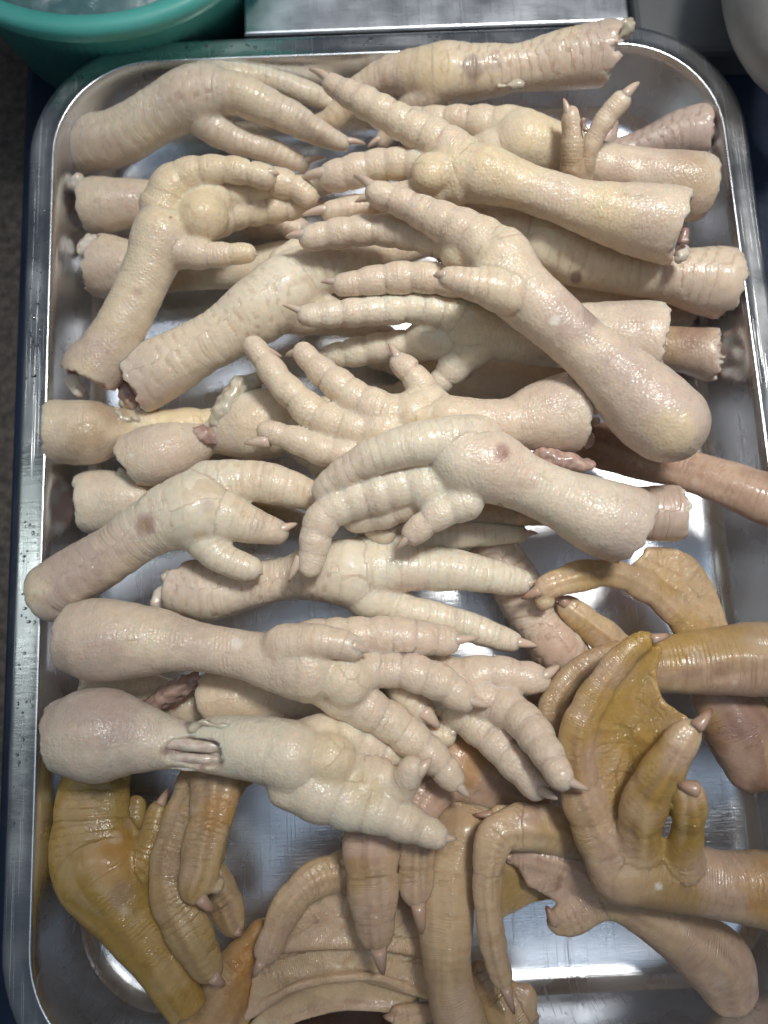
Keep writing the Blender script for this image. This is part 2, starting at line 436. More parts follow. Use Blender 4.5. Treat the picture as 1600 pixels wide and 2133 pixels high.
PAL = dict(cream=(0.745, 0.63, 0.475), pale=(0.76, 0.68, 0.545), pink=(0.70, 0.57, 0.455), mauve=(0.51, 0.395, 0.345), yellow=(0.75, 0.62, 0.41),
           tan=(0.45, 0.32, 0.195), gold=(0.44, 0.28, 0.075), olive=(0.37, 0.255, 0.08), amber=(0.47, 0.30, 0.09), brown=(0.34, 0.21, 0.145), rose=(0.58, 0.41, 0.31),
           orange=(0.50, 0.26, 0.07), bruise=(0.20, 0.12, 0.12), flesh=(0.44, 0.28, 0.24), white=(0.80, 0.76, 0.68), duckpale=(0.60, 0.44, 0.27), purple=(0.30, 0.17, 0.15))
def attr(me, name, kind, data):
    a = me.attributes.new(name, kind, 'POINT'); a.data.foreach_set('color' if kind == 'FLOAT_COLOR' else 'value', np.ascontiguousarray(data, np.float32).ravel())

def claw_mesh(base, tip, r0, bend):
    n, m = 9, 10
    ax = tip - base; L = np.linalg.norm(ax); ax /= L
    side = np.cross(ax, [0, 0, 1.0]); side /= (np.linalg.norm(side) + 1e-9); up = np.cross(side, ax)
    v, f = [], []
    for i in range(n):
        t = i / n
        c = base + ax * L * t + bend * L * (t * (1 - t)) * 1.5
        r = r0 * (1 - t) ** 0.58 * (1.0 if i else 0.9)
        for k in range(m):
            a = 2 * math.pi * k / m
            ca, sa = math.cos(a), math.sin(a)
            groove = 1 - 0.10 * max(0.0, -sa)
            v.append(c + side * ca * r * 0.82 + up * sa * r * groove)
    v.append(tip); v = np.array(v)
    for i in range(n - 1):
        for k in range(m):
            f.append((i * m + k, i * m + (k + 1) % m, (i + 1) * m + (k + 1) % m, (i + 1) * m + k))
    for k in range(m): f.append(((n - 1) * m + k, (n - 1) * m + (k + 1) % m, n * m))
    f.append(tuple(reversed(range(m))))
    return v, f
def lump(name, nodes0, mat, parent, org, amp=0.08, h=0.09, seed=0, freq=3.0):
    nodes = [(a, b, c, d * 0.75) for a, b, c, d in nodes0]
    ch = [Chain(nodes if len(nodes) > 1 else [nodes[0], (nodes[0][0] + 3, nodes[0][1] + 3, nodes[0][2], nodes[0][3] * 0.9)], 'x', 'd')]
    V, Fc = field_mesh(ch, [], [], h)
    N = vert_normals(V, Fc)
    V = V + N * (amp * vnoise(V, freq, seed) + amp * 0.6 * vnoise(V, freq * 2.3, seed + 1))[:, None]
    return mesh_obj(name, V, Fc, mat, parent, org)

def lump_w(name, wn, mat, parent, org, amp, seed):
    c = Chain([(800, 1000, 1, 10), (805, 1000, 1, 10)], 'x', 'd'); c.c = catmull(wn, 0.2)
    V, Fc = field_mesh([c], [], [], 0.1); N = vert_normals(V, Fc)
    V = V + N * (amp * vnoise(V, 3.0, seed) + amp * 0.6 * vnoise(V, 7.0, seed + 1))[:, None]
    return mesh_obj(name, V, Fc, mat, parent, org)
FOOT_N = [0]
def foot(label, shank, toes=(), pads=(), webs=(), view='d', tone=('cream', 'pink'), spots=(), bone=(), flesh=(), torn=(), tendon=(), cut=0.45,
         rag=0.06, duck=False, knuckle=None, group=None, h=0.082, bumps=(), padtone='yellow', kmax=None, carve=(), webtone='amber'):
    """one bird's foot: a continuous skin with its claws, and the bone, flesh and skin that show where it was cut"""
    FOOT_N[0] += 1; sd = FOOT_N[0] * 17
    root_p = at(*shank[-1][:3]) * np.array([1, 1, 0]) + np.array([0, 0, max(0.0, min(q[2] for q in shank) - 1.2)])
    root = empty('duck_foot' if duck else 'chicken_foot', root_p)
    tag(root, label, 'duck foot' if duck else 'chicken foot', group or ('duck feet in the tray' if duck else 'chicken feet in the tray'))
    seg = 0.0 if duck else (0.16 if view == 'p' else 0.05)
    FL = 0.55 if duck else 1.0
    chains = [Chain(shank, 'shank', view, period=0.50 if not duck else 0.3, fl=0.72 if duck else 1.0)]
    claws = []
    for t in toes:
        tv = t.get('view', view)
        if duck and t.get('claw') and not t.get('from'):
            e, cl = t['n'][-1], t['claw']; t = dict(t); t['n'] = list(t['n']) + [(e[0] + (cl[0] - e[0]) * .24, e[1] + (cl[1] - e[1]) * .24, e[2] + .02, e[3] * .55)]; t['cr'] = max(t.get('cr', .5), .95)
        sg = t.get('seg', 0.10 if duck else (0.19 if tv == 'p' else 0.04))
        chains.append(Chain(t['n'], 'toe', tv, fl=FL, seg=sg, period=0.34 if not duck else 0.21, period_pad=(1.5 if duck else 0.92) * (0.85 + 0.3 * ((sd * 7 + len(chains) * 13) % 10) / 10)))
        if t.get('claw') is None:
            e, e0 = t['n'][-1], t['n'][-2]; L_ = math.hypot(e[0] - e0[0], e[1] - e0[1]) + 1e-6; k_ = e[3] * 2.3 / L_
            t = dict(t); t['claw'] = (e[0] + (e[0] - e0[0]) * k_, e[1] + (e[1] - e0[1]) * k_, e[2] - 0.05)
        if t.get('claw'): claws.append((t['n'], t['claw'], max(t.get('cr', 0.52), .45) * 1.12, t.get('from')))
    balls = [np.append(np.append(at(x, y, z) - np.array([0, 0, 0.22]), width(z, r)), max(k, .12)) for x, y, z, r, k in [(*p, 0.22)[:5] if len(p) == 4 else p for p in pads]]
    tris = []
    for w in webs:
        th = w.get('t', 0.085); P3 = [at(*q) for q in w['p']]
        if w.get('fan', True) and len(P3) > 3:
            ctr = np.mean(P3, 0) + np.array([0, 0, w.get('sag', 0.0)])
            for i in range(len(P3)): tris.append(np.vstack([P3[i], P3[(i + 1) % len(P3)], ctr, [th, 0, 0]]))
        else:
            for i in range(1, len(P3) - 1): tris.append(np.vstack([P3[0], P3[i], P3[i + 1], [th, 0, 0]]))
    if knuckle is None:
        k = chains[0].c[-1]; knuckle = np.array([*k[:3], k[3] * 1.0])
    else: knuckle = np.array([*at(*knuckle[:3]), width(knuckle[2], knuckle[3])])
    cuts = []
    if cut is not None:
        c0 = chains[0].c; ax = c0[0, :3] - c0[min(5, len(c0) - 1), :3]; ax /= np.linalg.norm(ax)
        jt = np.array([math.sin(sd * 1.7), math.cos(sd * 2.3), math.sin(sd * 0.9)]) * 0.22; ax2 = ax + jt; ax2 /= np.linalg.norm(ax2)
        cuts.append((c0[0, :3] + ax * c0[0, 3] * cut, ax2, rag * 1.5 + 0.03, c0[0, 3]))
    V, Fc = field_mesh(chains, balls, tris, h, knuckle, kmax=kmax or (0.16 if not duck else 0.26), cuts=cuts, carve=[Chain(cv, 'x', 'd') for cv in carve])
    N = vert_normals(V, Fc)
    # where each point lies: along which bone, dorsal or plantar
    cache = []; best = np.full(len(V), 1e9); sc = np.zeros(len(V)); wd = np.zeros(len(V)); isto = np.zeros(len(V)); crs = np.zeros(len(V)); wrk = np.zeros(len(V)); rdg = np.zeros(len(V)); strk = np.zeros(len(V))
    for ci, c in enumerate(chains):
        d, arc, ax = c.closest(V, True); cache.append((d, arc))
        m = d < best; best[m] = d[m]
        rv = V - ax; rv /= (np.linalg.norm(rv, axis=1, keepdims=True) + 1e-9)
        dor = rv @ c.up
        w = sstep(0.05, 0.5, dor)
        ph = arc / c.period + 0.55 * vnoise(V, 0.9, sd + ci) - 0.25 * (1 - np.clip(dor, 0, 1))
        sc[m] = ph[m]; wd[m] = w[m]; isto[m] = float(c.kind == 'toe')
        g = np.zeros(len(V))
        if c.kind == 'toe' and c.seg > 0.1 and not duck:
            pq = (c.s[-1] - arc) / c.pp + 0.9 / math.pi + 0.06 * vnoise(V, 2.0, sd + 30)
            g = np.exp(-((np.abs(pq - np.round(pq)) * c.pp / 0.075) ** 2)) * sstep(-0.6, 0.1, -dor) * (arc > 0.25 * c.s[-1])
        crs[m] = g[m]
        wq = vnoise(np.stack([arc * 2.6, dor * 0.7, np.full(len(V), ci * 3.1)], 1), 1.0, sd + 40) + 0.6 * vnoise(np.stack([arc * 5.5, dor * 1.3, np.full(len(V), ci * 3.1)], 1), 1.0, sd + 41)
        wrk[m] = wq[m]
        tg = np.gradient(c.c[:, :3], axis=0); ii = np.clip(np.searchsorted(c.s, arc), 0, len(tg) - 1); tg = tg[ii]; sdv = np.cross(tg, [0, 0, 1.0]); sdv /= (np.linalg.norm(sdv, axis=1, keepdims=True) + 1e-9)
        lat = (rv * sdv).sum(1) + 0.15 * vnoise(V, 0.7, sd + 60 + ci)
        rloc = c.c[ii, 3]
        if duck:
            rg_ = (0.06 * np.exp(-(lat / 0.26) ** 2) - 0.04 * np.exp(-((np.abs(lat) - 0.55) / 0.16) ** 2)) * sstep(-0.1, 0.3, dor) * (0.6 + 0.6 * vnoise(V, 0.8, sd + 70)) * sstep(0.25, 0.7, rloc)
            rdg[m] = rg_[m]
        elif c.kind == 'shank':
            ph2 = ph + 0.5 * (lat > 0.05) + 0.7 * np.abs(lat); sc[m] = ph2[m]
        stk = vnoise(np.stack([lat * 2.6, arc * 0.35, np.full(len(V), ci * 2.0)], 1), 1.0, sd + 95) + 0.4 * vnoise(np.stack([lat * 6.0, arc * 0.8, np.full(len(V), ci * 2.0)], 1), 1.0, sd + 96)
        strk[m] = stk[m]
    wd = wd * np.exp(-np.maximum(best, 0) / 0.12)
    for b in balls:
        d = np.linalg.norm(V - b[:3], axis=1) - b[3]; wd *= sstep(0.02, 0.15, d)
    if tris:
        dt = np.min([tri_dist(V, t[0], t[1], t[2]) for t in tris], 0); onweb = (dt < best + 0.05) & (dt < 0.2); wd[onweb] *= 0.15
    fr = sc - np.floor(sc)
    amp = 0.020 if not duck else 0.0
    disp = -0.08 * crs * np.exp(-np.maximum(best, 0) / 0.1) + wd * (1 - 0.75 * isto) * amp * (fr * 0.9 - 2.2 * fr ** 6)
    lum = 0.040 if not duck else 0.03
    disp += rdg * np.exp(-np.maximum(best, 0) / 0.12)
    disp += 0.016 * wrk * (1 - 0.6 * wd) * np.exp(-np.maximum(best, 0) / 0.15)
    disp += lum * vnoise(V, 1.1, sd) + 0.010 * vnoise(V, 3.0, sd + 1)
    if tris: disp = np.where(dt < 0.3, disp * 0.6, disp)
    V2 = V + N * disp[:, None]
    # colour of the skin itself
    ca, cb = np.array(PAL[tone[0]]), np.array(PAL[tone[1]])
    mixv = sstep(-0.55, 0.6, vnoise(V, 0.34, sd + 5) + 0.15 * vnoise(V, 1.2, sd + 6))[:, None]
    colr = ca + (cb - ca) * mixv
    if len(tone) > 2:
        m3 = sstep(0.1, 0.75, vnoise(V, 0.5, sd + 9) + 0.12 * vnoise(V, 1.6, sd + 10))[:, None]; colr = colr + (np.array(PAL[tone[2]]) - colr) * m3 * 0.75
    if tris:
        ww = ((1 - sstep(0.05, 0.25, dt)) * sstep(0.0, 0.2, best))[:, None]; colr = colr + (np.array(PAL[webtone]) * (1 + 0.12 * vnoise(V, 1.0, sd + 80)[:, None]) - colr) * ww * 0.85
    for b in balls:
        d = np.linalg.norm(V - b[:3], axis=1) - b[3]; w = (1 - sstep(-0.05, 0.25, d))[:, None] * 0.65; colr = colr + (np.array(PAL[padtone]) - colr) * w
    # paler, yellower seams between scutes
    colr = colr * (1 - 0.16 * (wd * (fr > 0.84))[:, None] * np.array([0.4, 0.7, 1.0]))
    if duck:
        colr = colr + (np.array(PAL['brown']) - colr) * (sstep(0.25, 0.8, strk) * np.exp(-np.maximum(best, 0) / 0.1))[:, None] * 0.40
        colr = colr + (np.array(PAL['duckpale']) * 1.05 - colr) * (sstep(0.3, 0.8, -strk) * np.exp(-np.maximum(best, 0) / 0.1))[:, None] * 0.35
    # small stains and bruises
    r3 = np.random.default_rng(sd); upv = np.where(N[:, 2] > 0.3)[0]
    for q in r3.choice(upv, 9):
        rr = r3.uniform(0.06, 0.34); nm = ('flesh', 'brown', 'mauve', 'yellow', 'white')[r3.integers(5)]
        w = (1 - sstep(0.3, 1.0, np.linalg.norm(V - V[q], axis=1) / (rr * (1 + 0.5 * vnoise(V, 3.0, sd + 33)))))[:, None] * r3.uniform(0.15, 0.45); colr = colr + (np.array(PAL[nm]) - colr) * w
    if not duck:
        c = chains[0]; d0, arc0 = cache[0]; hw = (1 - sstep(0.05, 0.5, arc0 / c.s[-1])) * np.exp(-np.maximum(d0, 0) / 0.1) * sstep(-0.5, 0.5, vnoise(V, 0.55, sd + 90) + 0.15)
        colr = colr + (np.array(PAL['mauve']) * 1.06 - colr) * hw[:, None] * 0.6
        for c, (d0, arc0) in zip(chains[1:], cache[1:]):
            hw = sstep(0.35, 1.0, arc0 / c.s[-1]) * np.exp(-np.maximum(d0, 0) / 0.06) * sstep(-0.6, 0.4, vnoise(V, 0.9, sd + 91))
            colr = colr + (np.array(PAL['pink']) * 0.97 - colr) * hw[:, None] * 0.6
    for (x, y, r, nm, st) in spots:
        # a blemish of the skin: all points seen around this place, on the upper surface
        zz = np.median(V[:, 2]); dirv = ray(x, y); rel = V - CAM_P; tt = rel @ dirv / (dirv @ dirv)
        q = np.linalg.norm(rel - tt[:, None] * dirv, axis=1)
        rr = width(zz, r) * (1 + 0.35 * vnoise(V, 2.2, sd + 20)); w = (1 - sstep(0.45, 1.0, q / rr))[:, None] * st
        colr = colr + (np.array(PAL[nm]) - colr) * w
    for cv in carve:
        d = Chain(cv, 'x', 'd').closest(V); w = (1 - sstep(0.05, 0.16, d))[:, None]; wd = wd * (1 - w[:, 0])
        f2 = np.array(PAL['flesh']) + (np.array(PAL['pale']) - np.array(PAL['flesh'])) * sstep(-0.4, 0.5, vnoise(V * np.array([0.5, 3, 3]), 1.6, sd + 8))[:, None]; colr = colr + (f2 - colr) * w * 0.8
    if cuts:
        cp, cn, rg, r0 = cuts[0]
        dd = np.maximum(np.abs((V - cp) @ cn + rg * vnoise(V, 2.6, 3) + rg * 0.6 * vnoise(V, 6.0, 4)), 0); ds = np.abs(np.linalg.norm(V - cp - cn * r0 * 0.42, axis=1) - 0.80 * r0 - 0.10 * vnoise(V, 3.0, 5))
        on = (1 - sstep(0.02, 0.12, np.minimum(dd * 2, ds))) * (np.linalg.norm(V - cp, axis=1) < r0 * 1.3) * (N @ cn > 0.1)
        f2 = np.array(PAL['flesh']) + (np.array(PAL['white']) - np.array(PAL['flesh'])) * sstep(-0.3, 0.5, vnoise(V, 2.4, sd + 8))[:, None]
        colr = colr + (f2 - colr) * on[:, None] * 0.85; wd = wd * (1 - on)
    colr = colr * (1 + 0.03 * vnoise(V, 4.0, sd + 12)[:, None])
    o = mesh_obj('skin', V2, Fc, MAT_DUCK if duck else MAT_CHICKEN, root, root_p)
    me = o.data
    attr(me, 'col', 'FLOAT_COLOR', np.hstack([np.clip(colr, 0, 1), np.ones((len(V), 1))]))
    attr(me, 'scute', 'FLOAT', sc - np.floor(sc.min())); attr(me, 'wd', 'FLOAT', np.clip(wd * (1 - 0.5 * isto), 0, 1))
    for n, tip, cr, frm in claws:
        e = n[-1]; tz = tip[2] if len(tip) > 2 else e[2] - 0.05
        b = at(*e[:3]) if frm is None else at(*frm)
        tp = at(tip[0], tip[1], tz)
        if not duck: tp = b + (tp - b) * 0.9
        ax = tp - b
        re = width(e[2], e[3])
        if frm is None: b = b + ax / np.linalg.norm(ax) * re * 0.15 + np.array([0, 0, re * 0.30])
        v, f = claw_mesh(b, tp, re * cr, np.array([0, 0, 0.30]))
        co = mesh_obj('claw', v, f, MAT_CLAW, root, root_p)
        tt = np.append(np.repeat(np.arange(9) / 9.0, 10), 1.0)
        c0, c1, c2 = (np.array(x) for x in (((0.52, 0.36, 0.27), (0.50, 0.33, 0.24), (0.22, 0.10, 0.07)) if duck else ((0.64, 0.50, 0.40), (0.66, 0.53, 0.42), (0.58, 0.46, 0.36))))
        cc = c0 + (c1 - c0) * sstep(0.2, 0.6, tt)[:, None]; cc = cc + (c2 - cc) * sstep(0.55, 1.0, tt)[:, None]
        attr(co.data, 'col', 'FLOAT_COLOR', np.hstack([cc, np.ones((len(cc), 1))]))
    if cut is not None and not bone and not duck and cut < 0.46:
        cp, cn, rg, r0 = cuts[0]; q = cp - cn * r0 * 0.12
        lump_w('cut_bone', np.array([[*(q - cn * 0.3), r0 * 0.40], [*(q - cn * 0.08), r0 * 0.30]]), MAT_BONE, root, root_p, 0.10, sd)
    for nn in bone: lump('cut_bone', nn, MAT_BONE, root, root_p, 0.10, 0.08, sd)
    for nn in flesh: lump('torn_muscle', nn, MAT_FLESH, root, root_p, 0.09, 0.09, sd, 4.0)
    for nn in torn: lump('torn_skin', nn, MAT_TORN, root, root_p, 0.16, 0.09, sd, 2.2)
    for nn in tendon: lump('tendon', nn, MAT_TENDON, root, root_p, 0.03, 0.07, sd)
    return root
def toe(n, claw=None, **k): return dict(n=n, claw=claw, **k)
# ------------------------------------------------------------------ things behind the tray
def lathe(profile, cx, cy, n=72, a0=0.0, a1=360.0, rib=0.0):
    v, f = [], []; m = len(profile)
    full = a1 - a0 >= 360
    for k in range(n if full else n + 1):
        a = math.radians(a0 + (a1 - a0) * k / n)
        for (r, z, rb) in profile:
            rr = r + (rib * rb if k % 2 else 0)
            v.append((cx + rr * math.cos(a), cy + rr * math.sin(a), z))
    cnt = n if full else n + 1
    for k in range(n):
        k2 = (k + 1) % cnt
        for j in range(m - 1): f.append((k * m + j, k2 * m + j, k2 * m + j + 1, k * m + j + 1))
    return v, f
MAT_TEAL = plain_material('teal_plastic', (0.08, 0.44, 0.38), (0.12, 0.51, 0.45), 18.0, 0.4, 0.0003)
MAT_BAG = plain_material('cloudy_bag', (0.10, 0.22, 0.23), (0.26, 0.36, 0.37), 18.0, 0.32, 0.004, 6.0)
BR = 9.0; bc = at(185, 72, 6.4) + np.array([0, BR, 0]); BZ = 1.8
basin = empty('plastic_basin', (bc[0], bc[1], -0.3)); tag(basin, 'green plastic basin with a ribbed wall behind the top left corner of the tray', 'basin')
wall = [(BR - 2.0, -0.3, 0), (BR - 1.7, -0.3, 0), (BR - 0.9, 3.2 + BZ, 1), (BR - 0.7, 3.7 + BZ, 1), (BR - 0.66, 3.8 + BZ, 0)]
v, f = lathe(wall, bc[0], bc[1], 240, rib=0.10); mesh_obj('outer_wall', v, f, MAT_TEAL, basin, (bc[0], bc[1], -0.3))
rimp = [(BR - 0.85, 3.6 + BZ, 0), (BR - 0.35, 3.75 + BZ, 0), (BR - 0.05, 4.1 + BZ, 0), (BR, 4.45 + BZ, 0), (BR - 0.12, 4.72 + BZ, 0), (BR - 0.45, 4.8 + BZ, 0), (BR - 0.85, 4.7 + BZ, 0), (BR - 1.0, 4.4 + BZ, 0)]
v, f = lathe(rimp, bc[0], bc[1], 120); mesh_obj('basin_rim', v, f, MAT_TEAL, basin, (bc[0], bc[1], -0.3))
inn = [(BR - 1.0, 4.4 + BZ, 0), (BR - 1.3, 3.2 + BZ, 0), (BR - 2.6, 0.8, 0), (BR - 3.4, 0.15, 0), (0.01, 0.1, 0)]
v, f = lathe(inn, bc[0], bc[1], 120); mesh_obj('inner_wall', v, f, MAT_TEAL, basin, (bc[0], bc[1], -0.3))
# crumpled clear bag inside the basin
gx = np.linspace(-1, 1, 70); G = np.stack(np.meshgrid(gx, gx, indexing='ij'), -1).reshape(-1, 2)
rr = np.linalg.norm(G, axis=1); ang = np.arctan2(G[:, 1], G[:, 0]); mx = np.maximum(np.abs(G[:, 0]), np.abs(G[:, 1])); sc_ = np.where(rr > 0, mx / np.maximum(rr, 1e-6), 1)
D = G * sc_[:, None] * (BR - 1.9)
P3 = np.stack([bc[0] + D[:, 0], bc[1] + D[:, 1], np.zeros(len(D))], 1)
P3[:, 2] = 3.9 + 0.55 * vnoise(P3, 0.35, 61) + 0.35 * np.abs(vnoise(P3, 0.8, 62)) + 0.12 * vnoise(P3, 1.9, 63) - 0.9 * sstep(0.8, 1.0, mx)
qi = [(i * 70 + j, (i + 1) * 70 + j, (i + 1) * 70 + j + 1, i * 70 + j + 1) for i in range(69) for j in range(69)]
o = mesh_obj('plastic_bag', P3, qi, MAT_BAG, None, (bc[0], bc[1], 2.0))
sm = o.modifiers.new('thickness', 'SOLIDIFY'); sm.thickness = 0.0015
tag(o, 'crumpled cloudy plastic bag filling the green basin', 'bag')
# scratched steel plate behind the tray
pl, pr_ = at(508, 40, 4.12), at(1312, 40, 4.12)
o = slab('steel_plate', pl[0], pr_[0], TY1 + 1.30, TY1 + 20, -0.3, 4.12, MAT_PLATE, 0.12)
tag(o, 'flat scratched stainless steel plate behind the top rim of the tray', 'plate')
MAT_GREY = plain_material('grey_enamel', (0.17, 0.17, 0.175), (0.20, 0.20, 0.205), 20.0, 0.5)
MAT_PALE = plain_material('pale_plastic', (0.26, 0.255, 0.255), (0.31, 0.305, 0.30), 14.0, 0.55, 0.002)
a_ = at(1325, 40, 1.5); b_ = at(1560, 40, 1.5)
o = slab('grey_box', a_[0], b_[0] + 4, TY1 + 1.9, TY1 + 20, -0.3, 1.5, MAT_GREY, 0.5)
tag(o, 'dull grey flat box right of the scratched steel plate', 'box')
ch = [Chain([(1660, -220, 6.0, 150), (1640, -60, 6.4, 140), (1660, 70, 6.2, 120), (1700, 140, 5.6, 90)], 'x', 'd')]
V, Fc = field_mesh(ch, [], [], 0.22)
o = mesh_obj('pale_bundle', V + 0.12 * np.stack([vnoise(V, 0.6, 71 + k) for k in range(3)], 1), Fc, MAT_PALE, None, tuple(V.min(0)))
tag(o, 'smooth pale grey bundle at the top right corner of the picture', 'bundle')
# water beads on the tray's left lip
MAT_WATER, nt, b = new_mat('water')
tr = nt.nodes.new('ShaderNodeBsdfTransparent'); gl = nt.nodes.new('ShaderNodeBsdfGlossy'); gl.inputs['Roughness'].default_value = 0.05
fr_ = nt.nodes.new('ShaderNodeFresnel'); fr_.inputs['IOR'].default_value = 1.5; mxs = nt.nodes.new('ShaderNodeMixShader')
nt.links.new(fr_.outputs[0], mxs.inputs[0]); nt.links.new(tr.outputs[0], mxs.inputs[1]); nt.links.new(gl.outputs[0], mxs.inputs[2])
nt.links.new(mxs.outputs[0], nt.nodes['Material Output'].inputs['Surface'])
dv, df = [], []
r2 = np.random.default_rng(11)
for k in range(150):
    if k < 115: y = r2.choice([r2.uniform(-6, 6.5), r2.uniform(11, 19)]); x = -TX - r2.uniform(0.14, 0.9); z = TZ - 0.005
    else: x = r2.uniform(-9, 3); y = TY1 + r2.uniform(0.15, 0.9); z = TZ - 0.005
    r = r2.uniform(0.025, 0.075) * (1.5 if r2.random() < 0.1 else 1); ex, ey = r2.uniform(0.7, 1.5), r2.uniform(0.7, 1.5); n0 = len(dv)
    for i, (ca, h_) in enumerate(((1.0, 0.0), (0.92, 0.28), (0.62, 0.5))):
        for j in range(10):
            a = 2 * math.pi * j / 10; dv.append((x + ex * r * ca * math.cos(a), y + ey * r * ca * math.sin(a), z + h_ * r))
    dv.append((x, y, z + 0.58 * r))
    for i in range(2):
        for j in range(10): df.append((n0 + i * 10 + j, n0 + i * 10 + (j + 1) % 10, n0 + (i + 1) * 10 + (j + 1) % 10, n0 + (i + 1) * 10 + j))
    for j in range(10): df.append((n0 + 20 + j, n0 + 20 + (j + 1) % 10, n0 + 30))
    df.append(tuple(n0 + j for j in range(9, -1, -1)))
o = mesh_obj('water_beads', dv, df, MAT_WATER, None, (-TX, 5, TZ)); tag(o, 'small clear water beads scattered on the steel rim', 'water', kind='stuff')
# ------------------------------------------------------------------ the chicken feet
foot('scaly backed chicken foot in the top left corner, claws pointing to the middle',
     [(172, 302, 2.4, 60), (250, 285, 2.8, 60), (325, 243, 3.4, 59), (395, 205, 3.9, 66), (435, 195, 4.0, 62)],
     [toe([(430, 195, 4.0, 56), (490, 195, 4.3, 48), (540, 214, 4.2, 44), (602, 242, 3.8, 38), (660, 276, 3.4, 30), (715, 299, 3.0, 20)], (769, 301, 2.85)),
      toe([(410, 230, 3.6, 50), (450, 268, 3.3, 40), (495, 294, 3.0, 31), (560, 313, 2.7, 28), (612, 335, 2.3, 24), (630, 342, 2.2, 20)], (685, 328, 2.2)),
      toe([(425, 172, 3.7, 45), (495, 160, 3.6, 33), (570, 168, 3.2, 31), (640, 192, 2.8, 27), (695, 217, 2.4, 20)])],
     view='d', tone=('pale', 'pink', 'cream'), spots=[(240, 320, 60, 'mauve', .35), (520, 180, 70, 'yellow', .35)], bone=[[(157, 300, 2.4, 20), (160, 325, 2.2, 18)]], rag=.1, cut=.2)

foot('chicken foot along the top rim, its ragged shank end crossing the rim at right',
     [(1262, 112, 5.0, 70), (1180, 124, 4.8, 63), (1085, 140, 4.6, 51), (1005, 150, 4.5, 57), (930, 152, 4.4, 66)],
     [toe([(900, 155, 4.3, 62), (810, 158, 3.8, 42), (750, 190, 3.2, 36), (695, 245, 2.6, 30), (660, 262, 2.2, 24)]),
      toe([(905, 190, 4.0, 45), (865, 212, 3.6, 34), (830, 252, 2.6, 26), (797, 292, 2.0, 20)], (760, 310, 1.9)),
      toe([(900, 140, 3.6, 45), (800, 150, 2.8, 35), (690, 165, 2.2, 26), (640, 175, 1.9, 22)], (612, 190, 1.8))],
     view='d', tone=('cream', 'pink', 'yellow'), spots=[(985, 142, 34, 'bruise', .6), (1030, 128, 30, 'mauve', .5), (890, 130, 80, 'yellow', .5)], rag=.2, cut=.15,
     torn=[[(1285, 75, 5.4, 20), (1308, 55, 5.7, 22), (1316, 42, 5.8, 10)], [(1040, 180, 4.9, 9), (1085, 176, 5.0, 7)]])

foot('large chicken foot sole up near the top, thick cut shank end at right',
     [(1395, 470, 6.6, 84), (1330, 457, 6.7, 77), (1250, 440, 6.8, 61), (1160, 412, 6.9, 51), (1080, 385, 7.0, 52), (1010, 362, 7.0, 64)],
     [toe([(960, 325, 6.9, 52), (900, 287, 7.0, 43), (845, 260, 7.0, 40), (795, 232, 7.0, 37), (745, 205, 6.9, 33), (705, 184, 6.7, 28), (692, 176, 6.7, 25)], (636, 140, 6.5)),
      toe([(910, 350, 6.5, 42), (845, 342, 6.2, 36), (780, 347, 5.9, 38), (720, 363, 5.7, 39), (692, 368, 5.6, 34)], (619, 373, 5.4)),
      toe([(950, 385, 6.6, 42), (880, 400, 6.3, 34), (800, 412, 6.0, 30)])],
     pads=[(897, 354, 7.35, 44, .12), (960, 345, 7.0, 62, .3)], view='p', tone=('cream', 'pink', 'yellow'), spots=[(1150, 400, 60, 'pink', .6)],
     flesh=[[(1424, 500, 6.4, 16), (1428, 485, 6.4, 14)]], bone=[[(1415, 535, 5.9, 20), (1422, 525, 5.8, 18)]], rag=.09, cut=.28)

foot('chicken foot partly under the large upper one, broad wet end at right rim',
     [(1440, 388, 4.6, 74), (1345, 366, 4.7, 58), (1250, 345, 4.8, 50), (1160, 315, 5.0, 56), (1090, 295, 5.2, 68)],
     [toe([(1070, 265, 5.2, 45), (985, 254, 5.0, 37), (910, 252, 4.6, 33), (850, 250, 4.2, 27)]),
      toe([(1050, 310, 5.0, 50), (980, 330, 4.6, 40), (900, 350, 4.2, 30)])],
     pads=[(1120, 295, 5.4, 55, .3)], view='p', tone=('cream', 'pink', 'tan'), spots=[(1115, 265, 60, 'yellow', .6), (1230, 310, 40, 'mauve', .5), (1290, 375, 40, 'flesh', .25)], cut=.4)

foot('chicken foot with two toes standing straight up near the top right corner',
     [(1070, 440, 3.0, 44), (1130, 435, 3.6, 44), (1200, 415, 4.5, 42)],
     [toe([(1195, 405, 5.0, 32), (1191, 350, 6.1, 28), (1192, 295, 6.8, 26), (1190, 250, 7.2, 23), (1190, 238, 7.3, 20)], (1172, 200, 7.6), seg=.09, **{'from': (1183, 240, 7.35)}),
      toe([(1212, 385, 5.0, 24), (1228, 310, 6.2, 22), (1262, 248, 6.9, 26), (1292, 212, 7.3, 25)], (1338, 166, 7.5), cr=.6, seg=.09)],
     view='p', tone=('cream', 'tan', 'pink'), flesh=[[(1216, 252, 7.45, 9), (1221, 268, 7.4, 10)]])

foot('pinkish chicken shank end against the right wall, uppermost on the right',
     [(1455, 275, 3.2, 58), (1400, 285, 3.0, 48), (1330, 308, 2.8, 36), (1250, 330, 2.5, 32), (1180, 340, 2.2, 36)],
     [toe([(1240, 325, 2.6, 26), (1262, 290, 3.0, 24), (1272, 262, 3.2, 20)]), toe([(1160, 340, 2.1, 30), (1080, 350, 1.6, 26)])],
     view='d', tone=('pink', 'mauve', 'cream'), rag=.09, cut=.3)

